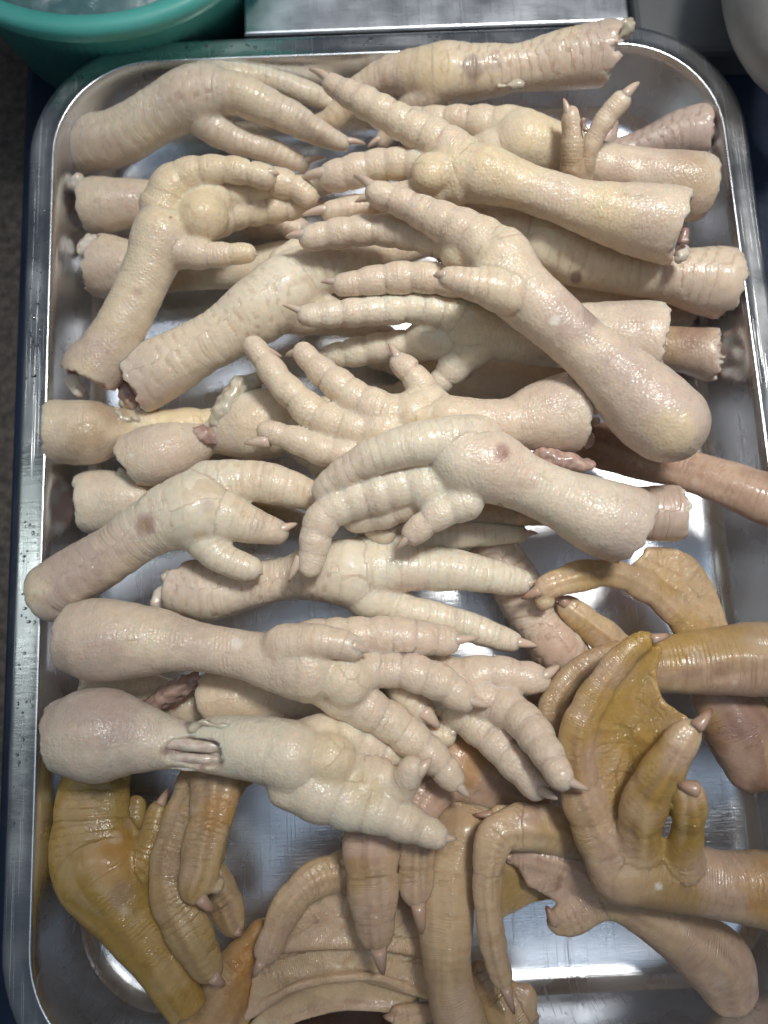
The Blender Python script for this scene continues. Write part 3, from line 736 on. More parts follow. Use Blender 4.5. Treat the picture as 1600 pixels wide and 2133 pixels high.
foot('chicken foot sole up at the left with bent toes, shank running down to the rim',
     [(192, 772, 4.2, 64), (225, 730, 4.4, 58), (268, 650, 4.8, 52), (310, 560, 5.2, 54), (338, 490, 5.5, 66)],
     [toe([(345, 430, 5.6, 56), (362, 388, 5.9, 46), (405, 362, 6.1, 38), (460, 352, 6.3, 32), (515, 358, 6.3, 31), (553, 367, 6.2, 29)], (586, 362, 6.4), cr=.4),
      toe([(420, 430, 5.4, 55), (490, 400, 5.1, 42), (560, 380, 5.1, 37), (612, 388, 5.1, 31), (640, 408, 5.0, 27)], (672, 414, 4.9), cr=.35),
      toe([(430, 455, 5.0, 50), (500, 438, 4.6, 40), (570, 432, 4.3, 35), (620, 428, 4.2, 28)]),
      toe([(370, 520, 5.4, 42), (425, 530, 5.6, 31), (480, 529, 5.7, 27), (515, 527, 5.7, 22)], (540, 534, 5.7), cr=.5)],
     pads=[(420, 448, 6.0, 56, .14)], view='p', tone=('cream', 'yellow', 'pink'), spots=[(355, 452, 4, 'bruise', .9), (260, 640, 50, 'pink', .4)], bone=[[(152, 795, 3.8, 20), (162, 815, 3.7, 16)]], cut=.35)

foot('rounded chicken shank end with white cartilage, upper left beside the sole up foot',
     [(205, 428, 2.2, 62), (265, 424, 2.2, 52), (330, 422, 2.0, 46), (430, 430, 1.8, 44), (520, 440, 1.7, 52)],
     [toe([(520, 435, 1.7, 44), (600, 400, 1.5, 34), (680, 380, 1.4, 28)]), toe([(520, 455, 1.6, 40), (620, 480, 1.4, 30)])],
     view='p', tone=('cream', 'pink', 'pink'), bone=[[(163, 378, 2.6, 20), (158, 395, 2.4, 16)]], cut=.55)

foot('chicken shank with ragged orange brown cut end, left side below the rounded one',
     [(220, 555, 1.8, 70), (300, 562, 1.8, 54), (400, 562, 1.7, 44), (500, 560, 1.6, 42), (590, 550, 1.6, 50)],
     [toe([(600, 545, 1.6, 40), (700, 520, 1.4, 30)]), toe([(600, 560, 1.6, 40), (700, 600, 1.4, 30)])],
     view='p', tone=('cream', 'pale', 'tan'), torn=[[(190, 585, 2.0, 22), (182, 570, 1.9, 14)]], bone=[[(180, 520, 2.2, 22), (190, 500, 2.3, 20)]], rag=.14, cut=.15)

foot('chicken foot with scaly back up left of centre, cut shank crossing the sole up foot',
     [(290, 792, 3.6, 70), (345, 764, 3.8, 66), (410, 727, 4.0, 60), (480, 688, 4.2, 62), (540, 645, 4.4, 72), (592, 608, 4.4, 76)],
     [toe([(620, 580, 4.3, 66), (700, 550, 4.1, 54), (790, 525, 3.8, 46), (880, 505, 3.5, 36)]),
      toe([(610, 640, 4.0, 60), (690, 660, 3.5, 42), (770, 680, 2.8, 30)]),
      toe([(600, 560, 3.8, 50), (680, 500, 3.4, 38), (760, 470, 3.0, 30)])],
     view='d', tone=('pale', 'cream', 'pink'), flesh=[[(252, 800, 3.3, 20), (275, 835, 3.2, 22)]], torn=[[(262, 838, 3.0, 16), (290, 856, 3.0, 12)]], rag=.1, cut=.2,
     spots=[(600, 560, 60, 'pale', .6), (420, 740, 70, 'cream', .5)])

foot('biggest chicken foot lying diagonally over the others, bulbous shank end at lower right',
     [(1390, 880, 7.6, 86), (1352, 850, 7.6, 89), (1296, 794, 7.6, 77), (1212, 718, 7.8, 62), (1146, 660, 8.0, 65), (1085, 607, 8.1, 70), (1048, 555, 8.2, 70)],
     [toe([(1035, 528, 8.2, 62), (985, 495, 8.2, 53), (925, 463, 8.1, 45), (868, 436, 8.0, 37), (820, 416, 8.0, 32), (785, 403, 8.0, 29)], (729, 361, 7.4), cr=.5),
      toe([(1030, 550, 7.6, 50), (950, 515, 7.2, 42), (880, 490, 6.8, 38), (800, 479, 6.6, 36), (730, 483, 6.5, 35), (665, 493, 6.4, 31), (648, 495, 6.4, 28)], (587, 494, 6.3)),
      toe([(1040, 600, 7.2, 45), (960, 588, 6.9, 36), (880, 578, 6.7, 36), (800, 582, 6.6, 35), (740, 591, 6.5, 30), (714, 594, 6.5, 26)], (662, 587, 6.4), cr=.45),
      toe([(1060, 612, 8.6, 50), (1000, 594, 8.9, 40), (955, 583, 9.0, 31), (935, 579, 9.0, 26)], (898, 574, 9.0), cr=.62, view='d', seg=.05)],
     pads=[(960, 520, 7.9, 46, .15)], view='p', tone=('cream', 'pink', 'pink'), spots=[(1200, 655, 70, 'mauve', .6), (1290, 760, 60, 'mauve', .5), (1310, 640, 40, 'mauve', .3), (1155, 668, 13, 'white', .9), (1400, 900, 60, 'yellow', .6), (950, 460, 70, 'pink', .7), (1230, 660, 24, 'bruise', .35)],
     cut=None, kmax=.45)

foot('chicken foot with a long white toe pointing left, passing under the big diagonal foot',
     [(1345, 712, 4.8, 88), (1270, 706, 4.8, 80), (1180, 700, 4.8, 68), (1070, 692, 5.0, 64), (985, 676, 5.3, 70)],
     [toe([(950, 655, 5.6, 52), (870, 641, 5.9, 35), (800, 646, 6.0, 34), (730, 651, 6.1, 33), (665, 656, 6.2, 28), (640, 657, 6.2, 24)], (581, 633, 6.2), cr=.42),
      toe([(930, 705, 5.0, 46), (860, 716, 4.6, 35), (790, 724, 4.3, 34), (735, 735, 4.1, 32), (690, 742, 4.0, 27)]),
      toe([(1000, 710, 5.2, 48), (962, 745, 5.0, 38), (928, 785, 4.7, 30), (903, 806, 4.5, 22)])],
     pads=[(890, 700, 5.2, 44, .2)], view='p', tone=('pale', 'pale', 'pink'), spots=[(980, 650, 70, 'yellow', .5), (1330, 720, 100, 'pink', .7), (1010, 720, 60, 'yellow', .35), (1330, 650, 50, 'mauve', .3)], rag=.1, cut=.35, padtone='cream')

foot('chicken foot with pale scaly back, torn shank end resting at the right rim',
     [(1500, 590, 3.6, 76), (1450, 582, 3.6, 67), (1380, 572, 3.7, 54), (1290, 560, 3.9, 53), (1200, 535, 4.2, 62), (1130, 505, 4.6, 64)],
     [toe([(1070, 482, 4.8, 52), (990, 465, 4.8, 44), (900, 445, 4.7, 36), (800, 430, 4.8, 32), (740, 432, 4.9, 30), (690, 440, 4.9, 25)], (619, 452, 4.8)),
      toe([(1080, 520, 4.5, 48), (1000, 560, 4.2, 38), (920, 600, 4.0, 30)])],
     view='d', tone=('cream', 'pink', 'pink'), spots=[(1200, 578, 20, 'bruise', .75), (1130, 490, 70, 'pale', .8), (1480, 590, 70, 'pink', .6)], bone=[[(1530, 570, 3.6, 24), (1536, 595, 3.4, 20)]], torn=[[(1530, 525, 4.2, 12), (1546, 535, 4.0, 9)]], rag=.12, cut=.15)

foot('small brownish chicken shank end at the right wall, below the torn one',
     [(1480, 738, 2.4, 58), (1430, 730, 2.3, 50), (1350, 720, 2.0, 44), (1240, 715, 1.8, 40), (1160, 715, 1.6, 44)],
     [toe([(1150, 710, 1.6, 40), (1060, 690, 1.4, 30)]), toe([(1150, 725, 1.6, 36), (1060, 760, 1.4, 28)])],
     view='p', tone=('tan', 'pink', 'brown'), spots=[(1440, 690, 40, 'purple', .5)], rag=.12, cut=.2)

foot('chicken foot in the centre, toes fanned to upper left, muscle hanging from its shank',
     [(1180, 860, 5.8, 86), (1130, 868, 5.9, 74), (1070, 880, 6.0, 56), (1000, 880, 6.1, 50), (935, 876, 6.2, 56)],
     [toe([(810, 900, 6.0, 50), (735, 892, 6.0, 42), (660, 864, 6.1, 38), (602, 815, 6.1, 35), (562, 765, 6.1, 31), (530, 722, 6.1, 26)], (597, 748, 5.6), cr=.4),
      toe([(810, 862, 6.1, 46), (748, 836, 6.2, 40), (703, 800, 6.3, 35), (662, 765, 6.3, 32), (632, 736, 6.3, 27)], (590, 742, 5.7), cr=.4),
      toe([(905, 852, 6.1, 42), (882, 812, 6.2, 34), (857, 776, 6.3, 30), (833, 756, 6.3, 26)], (806, 711, 6.3), cr=.5),
      toe([(810, 930, 5.8, 45), (725, 946, 5.9, 38), (662, 934, 6.0, 34), (602, 912, 6.0, 30), (558, 898, 6.0, 25)], (502, 925, 5.9), cr=.62, **{'from': (562, 920, 6.05)})],
     pads=[(862, 858, 6.4, 52, .12)], view='p', tone=('cream', 'pink', 'pale'), spots=[(1130, 920, 60, 'pink', .6), (760, 850, 50, 'pink', .6)], flesh=[[(1130, 948, 5.9, 26), (1190, 964, 6.0, 26), (1232, 970, 6.0, 13)], [(1222, 900, 5.5, 20), (1226, 920, 5.4, 18)]],
     bone=[[(1240, 878, 5.2, 12), (1245, 884, 5.2, 10)]], padtone='cream', rag=.08, cut=.3, knuckle=(860, 870, 6.1, 90))

foot('central chicken foot with a thick white toe arching left, brown wound on its ankle',
     [(1300, 1092, 6.6, 84), (1250, 1076, 6.8, 79), (1170, 1040, 7.0, 63), (1090, 1004, 7.2, 63), (1020, 972, 7.4, 76), (970, 962, 7.4, 78)],
     [toe([(990, 925, 7.4, 64), (930, 918, 7.7, 53), (860, 926, 7.8, 49), (792, 946, 7.6, 44), (732, 976, 7.2, 38), (692, 1006, 6.9, 33), (674, 1022, 6.7, 28)], (662, 1046, 6.5), cr=.5, view='d', seg=.04),
      toe([(880, 1000, 6.8, 50), (800, 1022, 6.7, 48), (735, 1040, 6.6, 44), (688, 1065, 6.6, 40), (662, 1102, 6.5, 36), (652, 1146, 6.4, 32), (644, 1178, 6.3, 26)], (597, 1219, 6.1), cr=.55, **{'from': (628, 1160, 6.35)}),
      toe([(880, 1030, 6.4, 45), (800, 1062, 6.0, 40), (745, 1076, 5.8, 36)]),
      toe([(965, 1045, 7.2, 42), (922, 1066, 7.2, 35), (887, 1090, 7.1, 32), (862, 1110, 7.0, 28)], (820, 1150, 6.8), cr=.4)],
     pads=[(892, 1010, 7.1, 56, .12)], view='p', tone=('pale', 'pink', 'pale'), spots=[(1047, 942, 22, 'flesh', .85), (1052, 944, 10, 'brown', .8), (1042, 1052, 10, 'bruise', .7), (860, 920, 90, 'pale', .8), (1200, 1060, 70, 'pink', .5), (700, 960, 50, 'mauve', .15)], padtone='pale', cut=.25, rag=.06)

foot('cut chicken shank end sticking out to the right behind the central foot',
     [(1400, 1070, 4.6, 60), (1350, 1068, 4.6, 56), (1250, 1060, 4.4, 48), (1150, 1050, 4.2, 48)],
     [toe([(1130, 1050, 4.2, 44), (1040, 1070, 4.0, 34), (960, 1090, 3.8, 28)])], view='d', tone=('pink', 'tan', 'pink'), rag=.14, cut=.3)

foot('chicken foot at the left rim with a round brown sore on its ankle',
     [(112, 1232, 4.6, 62), (160, 1198, 4.7, 60), (230, 1155, 4.9, 57), (300, 1108, 5.2, 58), (360, 1075, 5.4, 72), (410, 1062, 5.5, 84)],
     [toe([(450, 1070, 5.6, 62), (505, 1088, 5.5, 45), (550, 1102, 5.4, 36), (576, 1109, 5.3, 28)], (626, 1088, 5.3), cr=.5),
      toe([(425, 1120, 5.5, 46), (457, 1157, 5.5, 36), (500, 1178, 5.5, 32), (522, 1184, 5.5, 28)], (552, 1198, 5.5), cr=.4),
      toe([(440, 1015, 5.4, 58), (510, 1002, 5.4, 48), (580, 1012, 5.3, 44), (640, 1030, 5.0, 36), (700, 1052, 4.6, 28)])],
     view='d', tone=('pale', 'cream', 'pink'), spots=[(304, 1094, 28, 'flesh', .7), (304, 1094, 14, 'tan', .8), (160, 1190, 90, 'mauve', .7), (240, 1130, 60, 'mauve', .45), (318, 1155, 14, 'white', .8), (435, 1055, 22, 'mauve', .4), (540, 1085, 30, 'mauve', .3), (110, 1260, 40, 'mauve', .5)], cut=.5, rag=.05)

foot('golden knob of a chicken shank on the left rim, torn just behind the joint',
     [(125, 900, 3.6, 68), (182, 901, 3.5, 67), (232, 897, 3.1, 50), (290, 888, 2.7, 36), (380, 890, 2.4, 40)],
     [toe([(390, 890, 2.4, 40), (480, 880, 2.2, 34), (580, 860, 2.0, 28)])], view='p', tone=('cream', 'yellow', 'tan'), spots=[(175, 910, 50, 'tan', .5)],
     flesh=[[(258, 880, 3.2, 22), (285, 884, 3.0, 18)]], torn=[[(240, 860, 3.6, 18), (262, 872, 3.6, 12)], [(280, 870, 3.4, 8), (300, 890, 3.2, 7)]], bone=[[(92, 875, 3.4, 22), (82, 892, 3.3, 18)]], cut=.5)

foot('pinkish chicken shank knob with exposed red muscle, left of centre',
     [(285, 955, 3.6, 56), (340, 946, 3.6, 66), (392, 930, 3.4, 50), (440, 912, 3.1, 34), (530, 885, 3.4, 74), (600, 880, 3.4, 62)],
     [toe([(620, 900, 3.4, 50), (680, 960, 3.4, 40), (730, 1040, 3.8, 34), (770, 1095, 4.8, 30), (800, 1110, 5.2, 27)], (848, 1086, 5.4), cr=.5),
      toe([(620, 870, 3.2, 46), (700, 860, 2.9, 34), (780, 850, 2.6, 28)])],
     view='p', tone=('cream', 'pink', 'pale'), spots=[(350, 950, 60, 'pink', .7), (540, 880, 70, 'yellow', .35)], flesh=[[(395, 905, 3.9, 20), (425, 908, 3.9, 26), (462, 912, 3.6, 20)]],
     torn=[[(455, 880, 4.0, 26), (475, 845, 4.2, 32), (505, 805, 4.2, 26), (540, 790, 4.0, 18)], [(250, 985, 3.2, 12), (300, 1012, 3.0, 13)]], rag=.08, cut=.35)

foot('greenish grey rounded chicken shank knob by the left wall, lowest of three knobs',
     [(200, 1045, 2.4, 66), (262, 1042, 2.4, 60), (340, 1040, 2.2, 48), (440, 1040, 2.0, 44)],
     [toe([(450, 1040, 2.0, 42), (540, 1060, 1.8, 32), (620, 1090, 1.7, 26)])], view='p', tone=('pale', 'olive', 'pink'), spots=[(200, 1040, 110, 'pale', .7), (210, 1010, 40, 'pink', .5)], bone=[[(270, 1005, 2.9, 14), (292, 1028, 2.8, 14)]], cut=.5)

foot('chicken foot with white plated toes pointing right, white cartilage at its cut left end',
     [(375, 1222, 3.4, 58), (440, 1232, 3.5, 60), (520, 1220, 3.7, 47), (600, 1204, 4.0, 44), (670, 1192, 4.4, 62), (728, 1192, 4.6, 72)],
     [toe([(785, 1184, 4.8, 58), (870, 1182, 4.8, 50), (950, 1188, 4.7, 46), (1030, 1202, 4.5, 38), (1085, 1212, 4.3, 28)], (1140, 1228, 4.1)),
      toe([(770, 1238, 4.4, 56), (840, 1270, 4.3, 38), (910, 1286, 4.2, 33), (980, 1306, 4.0, 32), (1040, 1328, 3.9, 28), (1066, 1336, 3.9, 23)], (1127, 1347, 3.8), cr=.6),
      toe([(775, 1155, 4.4, 50), (870, 1132, 4.3, 36), (960, 1116, 4.2, 30), (1030, 1113, 4.1, 26), (1080, 1112, 4.0, 20)])],
     view='d', tone=('pale', 'pale', 'pink'), bone=[[(330, 1255, 3.4, 22), (335, 1235, 3.4, 20)], [(345, 1205, 3.7, 14), (350, 1190, 3.8, 13)]], spots=[(480, 1220, 80, 'pink', .4), (950, 1180, 90, 'pale', .7), (860, 1270, 60, 'pale', .5)], rag=.1, cut=.1)

foot('long chicken foot lying sole up across the lower left with a round ball pad',
     [(170, 1330, 5.6, 74), (220, 1333, 5.6, 84), (310, 1335, 5.6, 68), (400, 1345, 5.7, 51), (490, 1360, 5.8, 48), (570, 1378, 6.0, 57), (640, 1388, 6.1, 74)],
     [toe([(650, 1345, 5.8, 52), (740, 1327, 5.8, 42), (830, 1324, 5.7, 40), (900, 1331, 5.5, 34), (932, 1334, 5.4, 30)], (1008, 1327, 5.3), cr=.45),
      toe([(700, 1392, 5.8, 50), (800, 1396, 5.9, 37), (862, 1402, 6.0, 38), (915, 1420, 6.0, 38), (950, 1444, 6.0, 34), (962, 1453, 6.0, 31)], (1029, 1474, 5.9), cr=.5),
      toe([(690, 1430, 5.8, 52), (745, 1466, 5.8, 45), (802, 1498, 5.7, 40), (862, 1542, 5.6, 38), (912, 1587, 5.5, 35), (942, 1622, 5.4, 28)], (985, 1668, 5.2), cr=.5),
      toe([(590, 1345, 6.5, 46), (655, 1336, 7.0, 36), (708, 1341, 7.1, 32), (735, 1350, 7.1, 28)], (774, 1360, 7.0), cr=.68, view='d', seg=.05, **{'from': (728, 1342, 7.25)})],
     pads=[(718, 1418, 6.5, 57, .1)], view='p', tone=('cream', 'pink', 'pink'), spots=[(250, 1285, 110, 'pink', .8), (400, 1310, 70, 'mauve', .35), (215, 1355, 60, 'mauve', .45), (493, 1338, 14, 'white', .8), (300, 1330, 60, 'cream', .6)], padtone='cream', cut=.5, rag=.05, h=.08)

foot('lowest chicken foot lying sole up at left, white tendons bared where its shank is torn',
     [(150, 1530, 5.4, 76), (205, 1530, 5.5, 91), (272, 1536, 5.5, 70), (330, 1545, 5.5, 55), (400, 1552, 5.6, 46), (470, 1552, 5.8, 58), (540, 1560, 6.0, 64), (605, 1575, 6.2, 70)],
     [toe([(655, 1640, 6.0, 62), (720, 1668, 6.0, 54), (785, 1688, 6.0, 46), (845, 1712, 5.9, 39), (895, 1733, 5.8, 31), (908, 1740, 5.8, 27)], (957, 1748, 5.7), cr=.5),
      toe([(650, 1540, 5.6, 50), (710, 1532, 5.5, 41), (770, 1552, 5.3, 36), (820, 1572, 5.1, 28)]),
      toe([(700, 1612, 5.8, 46), (775, 1622, 5.8, 42), (825, 1640, 5.9, 38), (850, 1618, 6.4, 29), (856, 1600, 6.6, 26)], (904, 1574, 6.7), cr=.72, **{'from': (866, 1612, 6.5)}),
      toe([(600, 1638, 6.1, 42), (650, 1674, 6.3, 29), (672, 1684, 6.3, 21)], (722, 1703, 6.2), cr=.6)],
     pads=[(684, 1584, 6.55, 53, .1), (752, 1652, 6.3, 46, .12)], view='p', tone=('cream', 'pale', 'pink'), spots=[(215, 1500, 90, 'mauve', .7), (150, 1560, 70, 'pink', .5), (395, 1512, 14, 'bruise', .6)],
     carve=[[(362, 1566, 6.5, 24), (400, 1570, 6.5, 33), (440, 1572, 6.6, 28)]],
     tendon=[[(335, 1548, 6.05, 15), (400, 1552, 6.2, 16), (465, 1556, 6.15, 15)], [(338, 1576, 6.0, 11), (400, 1579, 6.12, 12), (462, 1582, 6.1, 11)], [(345, 1596, 5.8, 8), (400, 1600, 5.92, 8), (455, 1604, 5.9, 7)]],
     torn=[[(398, 1514, 6.3, 9), (420, 1505, 6.45, 11), (450, 1508, 6.5, 10), (480, 1520, 6.6, 8)], [(452, 1606, 6.2, 9), (470, 1582, 6.6, 9), (474, 1560, 6.7, 8)]], rag=.05, cut=.5, h=.08)

foot('chicken foot with three pebbled toes pointing to the lower right, under the long left foot',
     [(455, 1456, 3.4, 58), (520, 1452, 3.4, 58), (620, 1450, 3.3, 48), (720, 1440, 3.5, 46), (830, 1425, 3.8, 52), (920, 1420, 4.2, 56)],
     [toe([(950, 1420, 4.6, 48), (1020, 1406, 4.8, 41), (1080, 1410, 4.9, 38), (1118, 1415, 4.9, 31)], (1172, 1382, 4.9), cr=.5),
      toe([(980, 1440, 4.6, 48), (1055, 1475, 5.2, 42), (1100, 1512, 5.9, 38), (1135, 1562, 6.7, 36), (1160, 1606, 7.3, 30), (1169, 1620, 7.4, 26)], (1236, 1649, 7.3), cr=.5),
      toe([(930, 1450, 4.2, 42), (982, 1502, 4.6, 38), (1032, 1548, 5.0, 36), (1077, 1594, 5.4, 34), (1116, 1640, 5.8, 27)], (1169, 1668, 6.6), cr=.5),
      toe([(870, 1500, 4.0, 32), (905, 1528, 4.2, 29), (925, 1532, 4.3, 26)], (974, 1506, 4.4), cr=.4),
      toe([(830, 1432, 4.8, 32), (855, 1458, 5.0, 32), (880, 1484, 5.0, 28)], (921, 1522, 4.9), cr=.75, view='d', seg=.03, **{'from': (878, 1476, 5.15)})],
     view='p', tone=('cream', 'pink', 'pink'), spots=[(480, 1450, 100, 'yellow', .5)], flesh=[[(310, 1472, 3.4, 22), (360, 1442, 3.6, 30), (402, 1418, 3.6, 24)]], cut=.4)

foot('yellowish chicken shank end peeping out under the long foot at left',
     [(185, 1425, 2.4, 42), (250, 1430, 2.2, 44), (330, 1452, 2.0, 42), (420, 1480, 1.8, 42)],
     [toe([(430, 1480, 1.8, 40), (520, 1500, 1.6, 32), (600, 1510, 1.5, 26)])], view='p', tone=('cream', 'yellow', 'olive'), cut=.4)

foot('wrinkled pinkish chicken foot mostly buried right of the white toes',
     [(1030, 1150, 2.8, 52), (1075, 1220, 2.9, 52), (1120, 1290, 3.0, 52), (1160, 1345, 3.2, 58), (1180, 1370, 3.1, 50)],
     [toe([(1190, 1380, 3.0, 44), (1230, 1440, 2.8, 36), (1260, 1500, 2.6, 30)]), toe([(1160, 1390, 2.9, 44), (1130, 1450, 2.6, 34)])],
     view='d', tone=('pink', 'mauve', 'rose'), spots=[(1160, 1345, 70, 'rose', .8)], cut=.5)

foot('shaded chicken foot glimpsed low in the gap under the white toed foot',
     [(1240, 815, 1.3, 50), (1150, 800, 1.3, 46), (1050, 790, 1.3, 48), (970, 785, 1.3, 56)],
     [toe([(950, 780, 1.3, 44), (860, 760, 1.2, 34), (780, 740, 1.1, 28)]), toe([(950, 800, 1.3, 42), (860, 820, 1.2, 32), (790, 830, 1.1, 26)]), toe([(960, 770, 1.3, 40), (900, 720, 1.2, 30)])],
     view='p', tone=('cream', 'pink', 'pale'), cut=.4)

foot('added chicken shank keeping the gap dark between the torn shank and the white toed foot',  # made-up foot, covers bright steel so this gap stays dark
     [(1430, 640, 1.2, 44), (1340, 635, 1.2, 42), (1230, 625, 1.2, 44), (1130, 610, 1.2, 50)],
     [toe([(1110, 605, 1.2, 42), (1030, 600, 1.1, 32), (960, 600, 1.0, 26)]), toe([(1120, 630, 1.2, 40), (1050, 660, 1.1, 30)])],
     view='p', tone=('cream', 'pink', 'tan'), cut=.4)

# ------------------------------------------------------------------ the duck feet
foot('brown duck leg stretched out over the right rim',
     [(1720, 1085, 5.4, 66), (1600, 1040, 5.2, 56), (1520, 1010, 4.8, 50), (1430, 980, 4.2, 43), (1350, 960, 3.6, 44), (1260, 930, 3.0, 52)],
     [toe([(1250, 925, 3.0, 44), (1160, 900, 2.6, 34)])], duck=True, tone=('brown', 'rose', 'brown'), cut=.4)

foot('yellow duck foot folded over at right, one claw hooked left, pale web spread',
     [(1600, 1430, 2.6, 46), (1540, 1400, 3.0, 46), (1485, 1360, 3.4, 46)],
     [toe([(1480, 1350, 3.5, 40), (1430, 1300, 3.8, 34), (1380, 1250, 4.2, 31), (1325, 1212, 4.6, 33), (1270, 1194, 4.9, 29), (1212, 1199, 5.0, 35), (1165, 1213, 5.1, 32), (1140, 1222, 5.1, 26)], (1085, 1248, 4.9), cr=.62),
      toe([(1400, 1400, 3.2, 36), (1320, 1370, 3.5, 34), (1250, 1318, 3.9, 36), (1200, 1278, 4.1, 31), (1184, 1264, 4.1, 25)], None),
      toe([(1500, 1340, 3.4, 22), (1482, 1250, 3.6, 16), (1450, 1185, 3.9, 14), (1405, 1154, 4.1, 12), (1350, 1148, 4.3, 10)], False)],
     pads=[(1138, 1250, 5.0, 20, .1)], webs=[dict(p=[(1300, 1200, 4.6), (1350, 1150, 4.4), (1410, 1152, 4.2), (1450, 1182, 4.0), (1484, 1240, 3.7), (1515, 1312, 3.4), (1457, 1320, 3.5), (1375, 1262, 3.9), (1325, 1225, 4.3)], sag=.12, t=.10)],
     duck=True, tone=('duckpale', 'tan', 'amber'), webtone='duckpale', spots=[(1440, 1320, 60, 'gold', .6), (1240, 1195, 50, 'gold', .5), (1120, 1220, 30, 'rose', .7), (1320, 1215, 50, 'tan', .6)], cut=.3, knuckle=(1470, 1340, 3.5, 50))

foot('thick duck shank with a yellow upper edge entering from the right',
     [(1710, 1370, 5.2, 74), (1600, 1372, 5.2, 75), (1530, 1374, 5.2, 72), (1450, 1380, 5.1, 64), (1370, 1388, 5.0, 54), (1290, 1400, 4.6, 52)],
     [toe([(1280, 1400, 4.5, 46), (1220, 1430, 4.2, 36), (1160, 1470, 4.4, 30)]), toe([(1280, 1420, 4.4, 44), (1240, 1500, 4.0, 34)])],
     duck=True, tone=('rose', 'tan', 'duckpale'), spots=[(1400, 1340, 60, 'gold', .8), (1490, 1325, 70, 'gold', .55), (1440, 1395, 26, 'brown', .5), (1500, 1392, 26, 'brown', .5)], cut=.4)

foot('large golden webbed duck foot standing with its toes up at the right',
     [(1740, 1880, 5.4, 84), (1600, 1855, 5.4, 72), (1500, 1842, 5.4, 64), (1400, 1825, 5.4, 66), (1310, 1815, 5.6, 64)],
     [toe([(1290, 1810, 5.7, 60), (1235, 1715, 6.1, 46), (1202, 1620, 6.5, 42), (1205, 1520, 6.9, 38), (1250, 1430, 7.1, 33), (1305, 1362, 7.3, 29), (1337, 1337, 7.3, 25)], (1398, 1321, 7.3), cr=.62),
      toe([(1335, 1810, 5.8, 46), (1332, 1745, 6.3, 44), (1342, 1682, 6.9, 49), (1372, 1622, 7.4, 46), (1408, 1563, 7.8, 42), (1430, 1532, 7.9, 33)], (1484, 1473, 8.0), cr=.8),
      toe([(1420, 1815, 5.8, 48), (1430, 1742, 6.6, 35), (1437, 1682, 7.4, 37), (1437, 1658, 7.6, 33)], (1405, 1631, 7.7), cr=.6, **{'from': (1452, 1645, 7.75)}),
      toe([(1200, 1600, 5.4, 34), (1150, 1500, 5.0, 32), (1175, 1430, 5.0, 29), (1225, 1382, 5.0, 25), (1285, 1352, 4.9, 20)])],
     webs=[dict(p=[(1225, 1700, 6.2), (1195, 1600, 6.5), (1205, 1510, 6.9), (1260, 1420, 7.1), (1330, 1345, 7.2), (1372, 1350, 7.0), (1360, 1412, 6.9), (1376, 1462, 7.0), (1425, 1498, 7.4), (1400, 1570, 7.5), (1350, 1660, 6.7), (1325, 1750, 6.1)], sag=-.45, t=.11),
           dict(p=[(1330, 1800, 5.9), (1350, 1735, 6.3), (1400, 1762, 6.2), (1425, 1800, 5.9)], t=.12)],
     duck=True, tone=('tan', 'gold', 'rose'), webtone='gold', spots=[(1265, 1400, 50, 'rose', .5), (1215, 1480, 40, 'rose', .4), (1430, 1530, 40, 'duckpale', .7), (1340, 1700, 34, 'duckpale', .6), (1300, 1500, 90, 'gold', .7), (1600, 1850, 70, 'orange', .6), (1440, 1655, 30, 'rose', .5), (1320, 1830, 60, 'duckpale', .4), (1372, 1846, 8, 'white', .8), (1430, 1845, 16, 'brown', .4), (1210, 1590, 30, 'brown', .4), (1340, 1560, 60, 'gold', .8)], cut=.4, kmax=.35)

foot('brown speckled duck foot hanging down the right wall below the thick shank',
     [(1480, 1380, 3.2, 50), (1500, 1440, 3.4, 60), (1540, 1520, 3.4, 72), (1568, 1580, 3.4, 62)],
     [toe([(1555, 1590, 3.4, 48), (1560, 1622, 3.4, 26)], (1578, 1648, 3.3), cr=.5), toe([(1590, 1570, 3.4, 50), (1640, 1590, 3.4, 34)], (1680, 1610, 3.4))],
     duck=True, tone=('tan', 'brown', 'rose'), spots=[(1560, 1500, 60, 'purple', .6), (1470, 1500, 30, 'gold', .4), (1540, 1600, 60, 'rose', .6)], cut=.4)

foot('pinkish duck foot at lower right, smooth shank pointing to the bottom right corner',
     [(1520, 2058, 2.6, 52), (1490, 2000, 2.8, 66), (1410, 1938, 3.2, 55), (1325, 1893, 3.6, 41), (1265, 1866, 3.8, 40)],
     [toe([(1240, 1880, 3.9, 40), (1195, 1908, 3.9, 37), (1168, 1918, 3.9, 29)], (1137, 1886, 4.2), cr=.5, **{'from': (1155, 1920, 3.9)}),
      toe([(1240, 1845, 3.9, 42), (1185, 1800, 4.1, 34), (1120, 1782, 4.2, 28), (1068, 1782, 4.2, 18)])],
     webs=[dict(p=[(1070, 1775, 4.2), (1180, 1762, 4.0), (1226, 1795, 3.9), (1255, 1855, 3.8), (1160, 1868, 3.9), (1105, 1838, 4.0)], t=.16, sag=.15)],
     duck=True, tone=('rose', 'duckpale', 'rose'), webtone='rose', spots=[(1280, 1870, 60, 'duckpale', .7), (1180, 1810, 70, 'rose', .8), (1163, 1845, 9, 'brown', .8), (1166, 1830, 8, 'brown', .7), (1380, 1945, 50, 'duckpale', .5)], cut=None)

